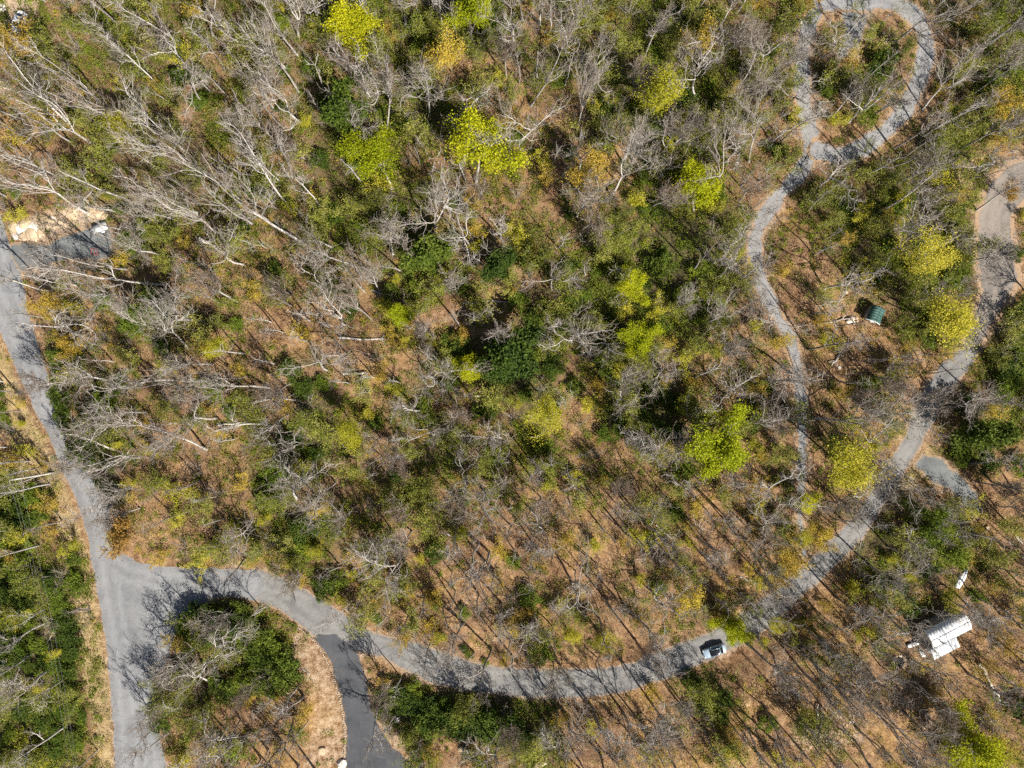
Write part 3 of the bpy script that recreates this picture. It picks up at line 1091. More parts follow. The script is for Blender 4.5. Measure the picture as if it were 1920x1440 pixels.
# fire ring and a short row of stones by the house
fx_, fy_ = W(1686, 1240)
ring = empty('fire_ring', (fx_, fy_, 0))
tag(ring, 'ring of grey stones on the ground left of the white roofed house', 'fire ring')
for i in range(15):
    a = i / 15 * 6.283
    o = link('stone', ROCKS_S[i % 5], ring, (1.15 * math.cos(a) + random.uniform(-.1, .1), 1.05 * math.sin(a), .1))
    s = random.uniform(.2, .36)
    o.scale = (s * 1.2, s, s)
    o.rotation_euler = (0, 0, a)
m = MB()
m.cyl((0, 0, .05), .85, .1, 14, r2=.6)
part(m, 'ash_bed', plain('ash', (.05, .048, .045), .95), ring)
row = empty('stone_row', (*W(1692, 1265), 0))
tag(row, 'short low row of cream stones below the fire ring', 'stone row')
for i in range(9):
    o = link('stone', ROCKS_S[(i + 1) % 5], row, ((i - 4) * .52, (i - 4) * .27 + random.uniform(-.12, .12), .12))
    s = random.uniform(.26, .42)
    o.scale = (s * 1.2, s, s * .8)
    o.rotation_euler = (0, 0, .45 + random.uniform(-.3, .3))
pile = empty('stone_pile', (*W(1598, 600), 0))
tag(pile, 'heap of split pale firewood and stones left of the green shed', 'pile')
for i in range(16):
    o = link('stone', ROCKS_S[i % 5], pile, (random.uniform(-.9, .9), random.uniform(-.5, .5) , .12 + random.random() * .2))
    s = random.uniform(.16, .34)
    o.scale = (s * 1.7, s, s)
    o.rotation_euler = (0, 0, random.uniform(0, 6))

# ------------------------------------------------------------------ fallen trunks
LOGS = [(640, 634, 757, 637, .22), (648, 701, 694, 700, .24), (890, 742, 962, 749, .14), (382, 452, 420, 470, .42), (1832, 1243, 1876, 1313, .32), (1532, 607, 1600, 595, .18),
        (1520, 1372, 1527, 1312, .2), (1529, 1375, 1536, 1318, .16), (868, 568, 978, 568, .16), (1000, 625, 1023, 619, .2), (760, 570, 803, 583, .26), (845, 515, 876, 526, .3),
        (700, 545, 728, 558, .2), (1436, 978, 1475, 985, .12), (1575, 665, 1560, 685, .22), (105, 1172, 112, 1190, .15), (560, 1245, 580, 1262, .1), (1905, 1005, 1918, 1020, .2),
        (1330, 500, 1312, 520, .4), (890, 531, 910, 530, .1), (1230, 985, 1262, 1012, .14), (410, 795, 498, 793, .17), (1385, 1080, 1420, 1092, .12)]
for i, (x0, y0, x1, y1, r) in enumerate(LOGS):
    a, b = np.array(W(x0, y0)), np.array(W(x1, y1))
    c0 = (a + b) / 2
    L = np.linalg.norm(b - a)
    ang = math.atan2(b[1] - a[1], b[0] - a[0])
    zz = float(max(terrain(*a), terrain(*b), terrain(*c0)))
    root = empty('fallen_log', (c0[0], c0[1], zz + r * .8), ang)
    t = np.linspace(-.5, .5, 7)
    m = MB()
    pts = np.stack([t * L, rng.normal(0, .02 * L, 7), rng.normal(0, .03, 7)], 1)
    m.tube(pts, np.linspace(r, r * .55, 7), 8)
    part(m, 'trunk', M['log'], root, True)
    m = MB()
    for k in range(4):
        j = rng.integers(2, 6)
        d = np.array([.7, rng.choice([-1, 1]) * .8, rng.uniform(.1, .5)])
        m.tube([pts[j], pts[j] + d * .5, pts[j] + d * rng.uniform(.8, 1.5) + np.array([.1, 0, .1])], [r * .4, r * .25, r * .1], 5)
    part(m, 'branch_stub', M['log'], root)
    reg(root, 'fallen log', ('thick bleached fallen log' if r > .28 else 'long pale fallen log' if L > 7 else 'short pale fallen log'), (x0 + x1) / 2, (y0 + y1) / 2, 'fallen logs on the forest floor', 'log')


# ------------------------------------------------------------------ growing trees
def nrm(v):
    return v / (np.linalg.norm(v) + 1e-9)


def grow(r, p, d, L, n, wob, up):
    pts = [p]
    s = L / n
    for _ in range(n):
        d = nrm(d + r.normal(0, wob, 3) + np.array([0, 0, up]))
        p = p + d * s
        pts.append(p)
    return np.array(pts)


def side_dir(r, d, ang):
    """direction leaving d at the angle ang, any way round"""
    a = nrm(np.cross(d, r.normal(size=3)))
    return nrm(d * math.cos(ang) + a * math.sin(ang))


class Skeleton:
    """trunk, main limbs (each with its branches) and the fine twigs of one tree form"""
    def __init__(self, seed, H, form, twig=1.0):
        r = self.r = np.random.default_rng(seed)
        self.H = H
        self.tips = []
        self.trunk, self.limbs, self.twigs = MB(), [], MB()
        R = H * (.0115 if form in ('slim', 'fan') else .0145)
        if form == 'oak':
            th, nl, la, ll, wob, up = .42, r.integers(5, 7), (.65, 1.15), .48, .36, .10
        elif form == 'slim':
            th, nl, la, ll, wob, up = .80, r.integers(7, 10), (.5, .95), .24, .24, .12
        elif form == 'fork':
            th, nl, la, ll, wob, up = .36, r.integers(3, 5), (.3, .6), .60, .20, .10
        elif form == 'fan':
            th, nl, la, ll, wob, up = .45, r.integers(7, 9), (.35, .75), .44, .15, .14
        else:  # snag
            th, nl, la, ll, wob, up = .72, 4, (.6, 1.1), .22, .28, .06
        tp = grow(r, np.zeros(3), np.array([0, 0, 1.0]), H * th, 8, .07 if form != 'oak' else .10, .25)
        tp[0, 2] -= .3
        rt = np.linspace(R, R * (.62 if form in ('oak', 'fork', 'fan') else .3), 9)
        rt[0] *= 1.35
        self.trunk.tube(tp, rt, 7)
        az = r.uniform(0, 6.28)
        for k in range(nl):
            lo = {'oak': 6, 'slim': 3, 'fork': 7, 'fan': 4, 'snag': 4}[form]
            f = r.uniform(lo, 8) if k >= 2 else 8
            i = int(f)
            t = f - i
            p0 = tp[i] * (1 - t) + tp[min(i + 1, 8)] * t
            az += 2.4 + r.normal(0, .35)
            ang = r.uniform(*la)
            if form == 'slim' and k < 1:
                ang = .15
            d = np.array([math.cos(az) * math.sin(ang), math.sin(az) * math.sin(ang), math.cos(ang)])
            r0 = rt[i] * (.68 if form != 'slim' else .6)
            L = H * ll * r.uniform(.75, 1.2)
            n = 9
            lp = grow(r, p0, d, L, n, wob, up)
            rl = np.linspace(r0, max(.032, r0 * .2), n + 1)
            mb = MB()
            mb.tube(lp, rl, 5)
            ns = {'oak': 10, 'slim': 7, 'fork': 12, 'fan': 8, 'snag': 2}[form]
            for j in range(ns):
                q = int(r.integers(2, n))
                sd = side_dir(r, nrm(lp[q + 1] - lp[q]), r.uniform(.5, 1.1))
                sd[2] += .15
                SL = L * r.uniform(.28, .55) * (1.15 - .5 * q / n)
                sp = grow(r, lp[q], sd, SL, 6, wob * 1.15, up * .9)
                rs = np.linspace(max(.034, rl[q] * .58), .022, 7)
                mb.tube(sp, rs, 4)
                self.tips += [sp[3], sp[5], sp[6]]
                if form == 'snag':
                    continue
                self.twig_set(sp, SL, int(7 * twig), wob)
            if form != 'snag':
                self.twig_set(lp[5:], L * .5, int(8 * twig), wob)
                self.tips += [lp[7], lp[9]]
            self.limbs.append(mb)

    def twig_set(self, line, L, n, wob):
        r = self.r
        m = len(line) - 1
        for _ in range(n):
            q = int(r.integers(1, m + 1))
            d = side_dir(r, nrm(line[q] - line[q - 1]), r.uniform(.3, .95))
            d[2] += .2
            TL = min(2.2, L * r.uniform(.3, .6))
            tp = grow(r, line[q], d, TL, 4, .22, .1)
            self.twigs.tube(tp, np.array([.024, .021, .018, .015, .010]), 3)
            for _ in range(3):
                k = int(r.integers(1, 5))
                d2 = side_dir(r, nrm(tp[k] - tp[k - 1]), r.uniform(.4, .9))
                tq = grow(r, tp[k], d2, TL * r.uniform(.3, .6), 2, .2, .12)
                self.twigs.tube(tq, np.array([.016, .013, .008]), 3)
            self.tips += [tp[2], tp[4]]


def leaf_quads(mb, pts, size, r, up=.5, slender=.55, jit=.2, tri=False):
    """one small folded leaf face per point, each its own island"""
    pts = np.asarray(pts)
    n = len(pts)
    c = pts + r.normal(0, jit, (n, 3))
    nm = r.normal(size=(n, 3))
    nm[:, 2] = np.abs(nm[:, 2]) + up
    nm /= np.linalg.norm(nm, axis=1, keepdims=True)
    a = np.cross(nm, r.normal(size=(n, 3)))
    a /= np.linalg.norm(a, axis=1, keepdims=True)
    b = np.cross(nm, a)
    s = size * r.uniform(.6, 1.35, (n, 1))
    if tri:
        v = np.stack([c - a * s, c + a * s * .7 + b * s * slender, c + a * s * .7 - b * s * slender - nm * s * .2], 1).reshape(-1, 3)
        mb.add(v, (np.arange(n) * 3)[:, None] + np.arange(3)[None, :])
        return
    v = np.stack([c - a * s, c + b * s * slender - nm * s * .15, c + a * s, c - b * s * slender - nm * s * .15], 1).reshape(-1, 3)
    mb.add(v, (np.arange(n) * 4)[:, None] + np.arange(4)[None, :])


FORMS = {}


def bare_form(name, seed, H, form, bark, twig=1.0, twigmat='twig'):
    s = Skeleton(seed, H, form, twig)
    parts = [('trunk', s.trunk.mesh('trunk', M[bark], True))]
    for l in s.limbs:
        parts.append(('limb', l.mesh('limb', M[bark], True)))
    if s.twigs.n:
        parts.append(('twigs', s.twigs.mesh('twigs', M[twigmat])))
    FORMS[name] = parts


def leafy_form(name, seed, H, form, leafmat, per, size, jit, bark='bark_grey', up=.7, thin=1.0):
    s = Skeleton(seed, H, form, .7)
    r = s.r
    tips = np.array(s.tips)
    if thin < 1:
        tips = tips[r.random(len(tips)) < thin]
    mb = MB()
    leaf_quads(mb, np.repeat(tips, per, 0), size, r, up, .6, jit)
    br = MB()
    for l in s.limbs:
        for v, f in zip(l.v, l.f):
            pass
        off = br.n
        br.v += l.v
        br.f += [f + off for f in l.f]
        br.n += l.n
    FORMS[name] = [('trunk', s.trunk.mesh('trunk', M[bark], True)), ('branches', br.mesh('branches', M[bark], True)), ('crown', mb.mesh('crown', M[leafmat]))]


for i in range(6):
    bare_form('oak%d' % i, 100 + i, 15.0, 'oak', 'bark_pale' if i % 3 else 'bark_grey', .6)
for i in range(5):
    bare_form('slim%d' % i, 120 + i, 18.0, 'slim', 'bark_pale' if i % 2 else 'bark_grey', .55)
for i in range(4):
    bare_form('fork%d' % i, 140 + i, 17.0, 'fork', 'bark_pale' if i % 2 else 'bark_grey', .6)
for i in range(4):
    bare_form('fan%d' % i, 160 + i, 13.0, 'fan', 'bark_grey', .75, 'twig_brown' if i % 2 else 'twig')
for i in range(2):
    bare_form('snag%d' % i, 180 + i, 11.0, 'snag', 'bark_pale')
for i in range(3):
    leafy_form('lime%d' % i, 200 + i, 13.0, 'oak', 'lime', 22, .14, .48, 'bark_pale')
for i in range(3):
    leafy_form('yellow%d' % i, 210 + i, 12.0, 'fan', 'yellow', 9, .085, .42)
for i in range(3):
    leafy_form('gold%d' % i, 220 + i, 11.0, 'fan', 'gold', 4, .13, .36)
leafy_form('rust0', 230, 10.0, 'fan', 'rust', 3, .16, .3)
for i in range(2):
    leafy_form('everg%d' % i, 240 + i, 11.0, 'oak', 'dark', 14, .24, .45)
for i in range(2):
    leafy_form('broad%d' % i, 260 + i, 11.0, 'oak', 'green', 8, .17, .5)
for i in range(3):
    leafy_form('bud%d' % i, 250 + i, 13.0, 'fork', 'olive', 2, .10, .3, 'bark_pale', thin=.9)


def sapling_form(name, seed, H, mat, nleaf, size, nst, spread):
    """several thin stems with a loose cloud of opening buds"""
    r = np.random.default_rng(seed)
    st, tw, tips = MB(), MB(), []
    for k in range(nst):
        az = r.uniform(0, 6.28)
        d = nrm(np.array([math.cos(az) * spread, math.sin(az) * spread, 1.0]))
        sp = grow(r, np.array([r.normal(0, .12), r.normal(0, .12), -.2]), d, H * r.uniform(.7, 1.05), 7, .13, .08)
        st.tube(sp, np.linspace(.05, .015, 8), 4)
        for j in range(12):
            q = int(r.integers(2, 8))
            td = side_dir(r, nrm(sp[q] - sp[q - 1]), r.uniform(.5, 1.2))
            tp = grow(r, sp[q], td, H * r.uniform(.15, .34), 4, .2, .08)
            tw.tube(tp, np.array([.016, .014, .012, .01, .008]), 3)
            tips += list(tp[1:])
    tips = np.array(tips)
    parts = [('stems', st.mesh('stems', M['bark_grey'], True)), ('twigs', tw.mesh('twigs', M['twig_brown' if seed % 2 else 'twig']))]
    if nleaf:
        mb = MB()
        leaf_quads(mb, tips[r.integers(0, len(tips), nleaf)], size, r, .6, .6, .22)
        parts.append(('crown', mb.mesh('crown', M[mat])))
    FORMS[name] = parts


for i in range(5):
    sapling_form('sap%d' % i, 300 + i, 5.2, 'olive', 1900, .095, 6, .5)
for i in range(3):
    sapling_form('gsap%d' % i, 320 + i, 4.2, 'gold', 1100, .095, 5, .45)
for i in range(3):
    sapling_form('ysap%d' % i, 330 + i, 4.4, 'yellow', 1400, .10, 5, .45)
for i in range(5):
    sapling_form('thick%d' % i, 340 + i, 4.4, None, 0, 0, 9, .6)


for i in range(5):
    r_ = np.random.default_rng(500 + i)
    tk, tw = MB(), MB()
    tp_ = grow(r_, np.array([0, 0, -.3]), np.array([0, 0, 1.0]), 11.0, 9, .06, .3)
    tk.tube(tp_, np.linspace(.17, .04, 10), 5)
    for j in range(15):
        q0 = int(r_.integers(4, 10))
        dd_ = side_dir(r_, nrm(tp_[q0] - tp_[q0 - 1]), r_.uniform(.5, 1.0))
        bp = grow(r_, tp_[q0], dd_, r_.uniform(1.0, 2.6), 5, .25, .1)
        tk.tube(bp, np.linspace(.035, .014, 6), 3)
        for _ in range(4):
            k_ = int(r_.integers(1, 6))
            tq = grow(r_, bp[k_], side_dir(r_, nrm(bp[k_] - bp[k_ - 1]), .7), r_.uniform(.4, 1.0), 3, .2, .1)
            tw.tube(tq, np.array([.015, .013, .011, .008]), 3)
    FORMS['pole%d' % i] = [('trunk', tk.mesh('trunk', M['bark_pale' if i % 2 else 'bark_grey'], True)), ('twigs', tw.mesh('twigs', M['twig']))]


def shrub_form(name, seed, R, H, mat, n, size):
    """evergreen shrub: crooked stems under lobes of leathery leaves"""
    r = np.random.default_rng(seed)
    st = MB()
    lobes = []
    for k in range(9):
        a = k * 2.4 + r.normal(0, .3)
        rad = R * math.sqrt((k + .4) / 9) * .8
        lobes.append(np.array([rad * math.cos(a), rad * math.sin(a), H * r.uniform(.5, .85) * (1 - .28 * (rad / R) ** 2)]))
        mid = lobes[-1] * .5 + r.normal(0, .12, 3)
        st.tube([np.array([r.normal(0, .1), r.normal(0, .1), -.2]), mid, lobes[-1]], [.05, .035, .02], 4)
    mb = MB()
    pts = []
    for c in lobes:
        m = n // 9
        d = r.normal(size=(m, 3))
        d /= np.linalg.norm(d, axis=1, keepdims=True)
        d[:, 2] = np.abs(d[:, 2]) * .9 - .25
        lr = R * r.uniform(.32, .5)
        pts.append(c + d * lr * (r.random((m, 1)) ** .35) * np.array([1, 1, .75]))
    leaf_quads(mb, np.concatenate(pts), size, r, .55, .42, .05)
    FORMS[name] = [('stems', st.mesh('stems', M['bark_grey'], True)), ('foliage', mb.mesh('foliage', M[mat]))]


for i in range(4):
    shrub_form('rho%d' % i, 400 + i, 2.0, 2.2, 'dark', 1500, .15)
for i in range(4):
    shrub_form('lau%d' % i, 420 + i, 1.7, 1.8, 'green', 1400, .13)

# ------------------------------------------------------------------ setting the plants out
COUNT = {}


def plant(form, name, x, y, scale=1.0, top=None, lean=(0, 0), rz=None, wide=1.0):
    z = float(terrain(x, y))
    if top is not None:
        d = Vector((top[0] - x, top[1] - y, top[2] - z))
    else:
        d = Vector((lean[0], lean[1], 1.0))
    d.normalize()
    qt = Vector((0, 0, 1)).rotation_difference(d)
    q2 = Quaternion((0, 0, 1), random.random() * 6.283 if rz is None else rz)
    root = bpy.data.objects.new(name, None)
    root.empty_display_size = .5
    root.rotation_mode = 'QUATERNION'
    root.location = (x, y, z - .02)
    root.rotation_quaternion = qt @ q2
    root.scale = (scale * wide, scale * wide, scale)
    COL.objects.link(root)
    for pn, me in FORMS[form]:
        o = bpy.data.objects.new(pn, me)
        o.parent = root
        if pn in ('twigs', 'crown', 'foliage'):
            o['kind'] = 'stuff'
        COL.objects.link(o)
    return root


PLACED = {'tree': [], 'low': []}


def free(layer, x, y, dmin):
    for (a, b) in PLACED[layer]:
        if (a - x) ** 2 + (b - y) ** 2 < dmin * dmin:
            return False
    return True


FORM_DESC = {'oak': 'spreading crooked bare tree', 'slim': 'tall slim bare tree', 'fork': 'forked bare tree', 'fan': 'twiggy grey bare tree', 'snag': 'dead pale bare tree'}
FORM_H = {'oak': 14.0, 'slim': 17.0, 'fork': 15.5, 'fan': 11.5, 'snag': 10.0}
NBARE = 0


def bare(form, px, py, cpx=None, cpy=None, h=None, scale=None):
    """bare tree; with a crown point it is tilted so that its top stands over that point"""
    global NBARE
    base = ''.join(ch for ch in form if ch.isalpha())
    x, y = W(px, py)
    sc = scale or random.uniform(.78, 1.12)
    hh = h or FORM_H[base] * sc
    if cpx is not None:
        tx_, ty_ = W(cpx, cpy, hh * .8)
        tp = (tx_, ty_, hh * .8)
        ln = Vector((tx_ - x, ty_ - y, hh * .8)).length
        if ln > 30:
            return
        sc = max(ln / .8, hh) / FORM_H[base]
        sc = min(sc, 1.7)
        o = plant(form, 'bare_tree', x, y, sc, tp, wide=min(1.0, 1.0 / sc ** .7))
    else:
        r = math.hypot(x, y) + 1e-6
        k = .16 * float(np.clip((760 - px) / 500, 0, 1) * np.clip((760 - py) / 400, 0, 1)) + .03
        o = plant(form, 'bare_tree', x, y, sc, None, (x / r * k + random.gauss(0, .06), y / r * k + random.gauss(0, .06)))
    PLACED['tree'].append((x, y))
    NBARE += 1
    reg(o, 'bare tree', FORM_DESC[base], px, py, 'leafless trees of the wood', 'tree')


# distinctive leafless trees (foot -> crown)
HAND = [('oak1', 380, 195, 325, 135), ('oak2', 312, 265, 262, 200), ('oak4', 535, 287, 508, 235), ('fork1', 573, 458, 345, 315), ('slim1', 553, 398, 440, 275), ('slim3', 605, 392, 550, 335),
        ('fork3', 562, 72, 545, 5), ('snag1', 615, 187, 592, 122), ('slim1', 402, 72, 380, 0), ('fork1', 562, 175, 490, 75), ('fork3', 168, 402, 25, 320), ('slim3', 135, 235, 30, 130),
        ('slim1', 225, 215, 95, 130), ('fork3', 432, 455, 335, 390), ('slim3', 345, 85, 245, 15), ('slim1', 470, 100, 405, 30), ('snag1', 182, 185, 75, 115), ('oak5', 950, 105, 972, 25),
        ('fork1', 1062, 60, 1085, 5), ('slim2', 725, 247, 735, 140), ('snag1', 806, 338, 815, 295), ('oak2', 975, 272, 1000, 212), ('slim4', 995, 205, 1045, 115), ('fan0', 1080, 250, 1105, 145),
        ('oak1', 883, 468, 878, 425), ('fork1', 1145, 372, 1190, 285), ('oak4', 738, 478, 722, 430), ('oak5', 1308, 188, 1300, 115), ('fork3', 1345, 372, 1340, 280), ('oak1', 1520, 362, 1580, 318),
        ('slim1', 1640, 402, 1750, 345), ('slim2', 1782, 290, 1905, 215), ('fork1', 1730, 205, 1800, 130), ('fork2', 1405, 302, 1430, 215), ('fork1', 358, 653, 300, 600), ('fan0', 262, 617, 225, 570),
        ('oak2', 330, 575, 308, 535), ('slim1', 335, 712, 215, 712), ('slim3', 388, 843, 270, 797), ('oak1', 222, 842, 145, 825), ('slim1', 500, 795, 420, 790), ('fork3', 508, 727, 385, 710),
        ('oak4', 557, 935, 530, 895), ('oak2', 618, 695, 595, 680), ('slim3', 318, 535, 140, 516), ('fork3', 305, 480, 228, 452), ('fan1', 702, 602, 662, 562), ('fan0', 712, 545, 690, 510),
        ('oak5', 1072, 642, 1076, 630), ('oak2', 850, 695, 842, 680), ('oak4', 940, 822, 942, 825), ('oak1', 815, 815, 790, 795), ('oak5', 872, 890, 868, 900), ('oak2', 1035, 545, 1040, 520),
        ('oak4', 1205, 842, 1215, 850), ('oak0', 714, 1085, 690, 1015), ('oak2', 1072, 1092, 1078, 1098), ('slim0', 1170, 1135, 1215, 1195), ('fork0', 1400, 1207, 1496, 1290), ('oak2', 1440, 905, 1430, 905),
        ('oak5', 1365, 745, 1370, 735), ('oak4', 1480, 700, 1500, 690), ('fork2', 1520, 785, 1640, 800), ('oak0', 1660, 745, 1700, 735), ('slim0', 710, 1310, 695, 1420), ('fork0', 600, 1440, 560, 1520),
        ('oak1', 400, 1270, 370, 1275), ('oak2', 430, 1210, 415, 1215), ('oak4', 405, 1370, 375, 1395), ('fork1', 430, 1440, 370, 1480), ('slim1', 90, 1165, 0, 1205), ('fork3', 100, 1250, 0, 1320),
        ('slim3', 122, 1362, 25, 1420), ('slim0', 560, 1330, 530, 1400), ('oak2', 160, 630, 100, 615), ('fan0', 270, 950, 205, 975), ('oak5', 1170, 310, 1185, 265), ('fork1', 1240, 300, 1260, 240),
        ('oak4', 1080, 410, 1085, 380), ('fan1', 905, 370, 905, 345), ('oak1', 1420, 145, 1450, 80), ('oak2', 1330, 80, 1340, 40), ('fork3', 1590, 230, 1640, 170), ('slim4', 1830, 395, 1915, 340),
        ('oak4', 1820, 1140, 1870, 1175), ('slim0', 1600, 1130, 1660, 1185), ('fork2', 1560, 1225, 1625, 1290), ('slim0', 1015, 1345, 1020, 1375), ('fork0', 1065, 1348, 1072, 1385), ('slim2', 1115, 1342, 1128, 1380), ('fork2', 1168, 1335, 1185, 1370), ('slim4', 1222, 1318, 1245, 1360), ('fan0', 1268, 1302, 1285, 1335), ('slim0', 1505, 1172, 1555, 1215), ('slim2', 1565, 1118, 1615, 1150), ('fork0', 1628, 1058, 1670, 1085), ('slim4', 1672, 1000, 1720, 1025), ('slim0', 1445, 1222, 1480, 1260), ('fork2', 935, 1385, 930, 1430), ('slim2', 1690, 1330, 1760, 1400), ('slim4', 1450, 1385, 1490, 1465)]
for h in HAND:
    bare(*h)

# leafy trees one can pick out
LEAFY = [  # form, foot, crown, scale, description, category word, own label
    ('lime0', 893, 345, 902, 258, 1.12, 'largest bright yellow-green tree, standing alone in the upper middle'),
    ('lime1', 735, 355, 708, 300, .86, 'bright yellow-green tree just left of the largest one'),
    ('lime2', 1300, 395, 1308, 350, .85, 'bright lime tree at upper right beside a bare trunk'),
    ('lime1', 1192, 665, 1197, 655, .62, 'small lime tree right of the dark central evergreen'),
    ('lime0', 1178, 552, 1185, 540, .55, 'small vivid green tree above the lime one right of centre'),
    ('lime2', 880, 80, 885, 35, .8, 'lime tree at the top edge above the largest yellow-green tree'),
    ('lime0', 685, 110, 662, 55, .85, 'yellow-green tree at the top edge left of middle'),
    ('yellow0', 262, 285, 235, 245, .85, 'yellow-green tree among leaning pale trunks at upper left'),
    ('yellow1', 1022, 775, 1030, 772, 1.05, 'pale yellow tree below right of the dark central evergreen'),
    ('yellow2', 665, 800, 655, 800, .9, 'yellow-green tree left of centre among dark shrubs'),
    ('lime1', 1345, 840, 1355, 850, 1.0, 'bright lime tree left of the lower gravel track'),
    ('yellow0', 1572, 868, 1587, 880, 1.5, 'large yellow tree between the gravel track and the side road'),
    ('yellow2', 1765, 622, 1788, 615, 1.5, 'large yellow tree on the bend of the side road'),
    ('lime2', 1500, 930, 1510, 942, .5, 'small lime tree on the right edge of the lower gravel track'),
    ('lime0', 1368, 1170, 1374, 1178, .55, 'lime tree overhanging the pale blue car'),
    ('yellow1', 1738, 500, 1752, 490, 1.25, 'olive-yellow tree above the green shed'),
    ('yellow2', 425, 655, 415, 650, .75, 'yellow-green tree in the brown clearing at left'),
    ('lime1', 1815, 1385, 1840, 1415, .95, 'bright yellow-green tree in the bottom right corner'),
    ('yellow0', 1245, 205, 1250, 175, 1.3, 'soft lime tree at the top right of the middle'),
    ('yellow1', 1120, 1185, 1126, 1198, .62, 'small yellow tree above the bottom road bend'),
    ('gold0', 1095, 350, 1102, 330, 1.0, 'golden orange tree right of the largest yellow-green tree'),
    ('gold1', 848, 140, 845, 112, .9, 'golden orange tree near the top edge'),
    ('gold2', 150, 652, 135, 650, .7, 'golden tree beside the main road at left'),
    ('gold0', 105, 580, 88, 575, .75, 'golden olive tree on the edge of the main road below the pad'),
    ('rust0', 260, 1000, 235, 1005, .95, 'rust orange tree overhanging the road junction'),
    ('gold1', 1462, 1045, 1475, 1052, .85, 'golden tree just above the side road right of middle'),
    ('gold2', 1282, 1110, 1292, 1120, .8, 'golden tree above left of the pale blue car'),
    ('gold0', 1305, 100, 1312, 75, .9, 'golden olive tree near the top edge right of middle'),
    ('gold1', 1845, 215, 1872, 200, .85, 'golden tree near the right edge at the top'),
    ('gold2', 70, 110, 40, 85, .9, 'golden tree in the top left corner'),
    ('yellow0', 1440, 1165, 1450, 1175, .55, 'low yellow-green tree on the side road right of the car'),
    ('yellow2', 1060, 1175, 1065, 1185, .6, 'small yellow tree left of another above the bottom road bend'),
    ('lime2', 755, 590, 750, 590, .5, 'small olive-lime tree left of the brown clearing'),
    ('lime0', 885, 690, 885, 690, .5, 'small lime tree touching the left side of the dark evergreen'),
    ('yellow1', 1760, 1375, 1775, 1392, .5, 'small yellow tree left of the bright one at bottom right'),
    ('rust0', 1885, 370, 1895, 360, .55, 'small reddish tree on the east road near the right edge'),
    ('yellow0', 1490, 1005, 1500, 1010, .6, 'small yellow tree covering the foot of the gravel track'),
    ('gold0', 1525, 985, 1535, 995, .6, 'small golden tree at the foot of the gravel track'),
    ('everg0', 958, 655, 962, 662, .95, 'large dark evergreen tree in the middle of the photo'),
    ('everg1', 925, 690, 928, 695, .6, 'small dark evergreen at the lower left of the large central one'),
    ('everg1', 932, 505, 932, 500, .62, 'round dark green evergreen above the brown clearing'),
    ('everg0', 652, 235, 645, 212, .8, 'dark evergreen left of the largest yellow-green tree'),
    ('everg1', 1838, 800, 1845, 812, .8, 'round dark evergreen beside the shaded side road at right'),
    ('broad0', 1745, 975, 1755, 985, .8, 'ragged green tree below the gravel spur'),
    ('broad1', 1772, 1020, 1782, 1030, .72, 'ragged green tree above the white roofed house'),
    ('everg0', 300, 585, 290, 580, .65, 'dark evergreen in the left wood below the gravel pad'),
    ('everg1', 805, 485, 800, 480, .8, 'dark evergreen left of the brown clearing in the middle'),
]
for (f, px, py, cx_, cy_, sc, lab) in LEAFY:
    x, y = W(px, py)
    base = ''.join(ch for ch in f if ch.isalpha())
    hh = {'lime': 11, 'yellow': 10, 'gold': 9, 'rust': 8, 'everg': 9.5, 'broad': 9.5}[base] * sc
    tx_, ty_ = W(cx_, cy_, hh * .75)
    sc *= {'lime': 1.2, 'yellow': 1.12, 'everg': 1.2}.get(base, 1.12)
    o = plant(f, 'evergreen_tree' if base == 'everg' else 'leafy_tree', x, y, sc, (tx_, ty_, hh * .75))
    tag(o, lab, 'tree', 'trees in fresh leaf' if base != 'everg' else 'evergreen trees')
    PLACED['tree'].append((x, y))
    PLACED['low'].append((x, y))

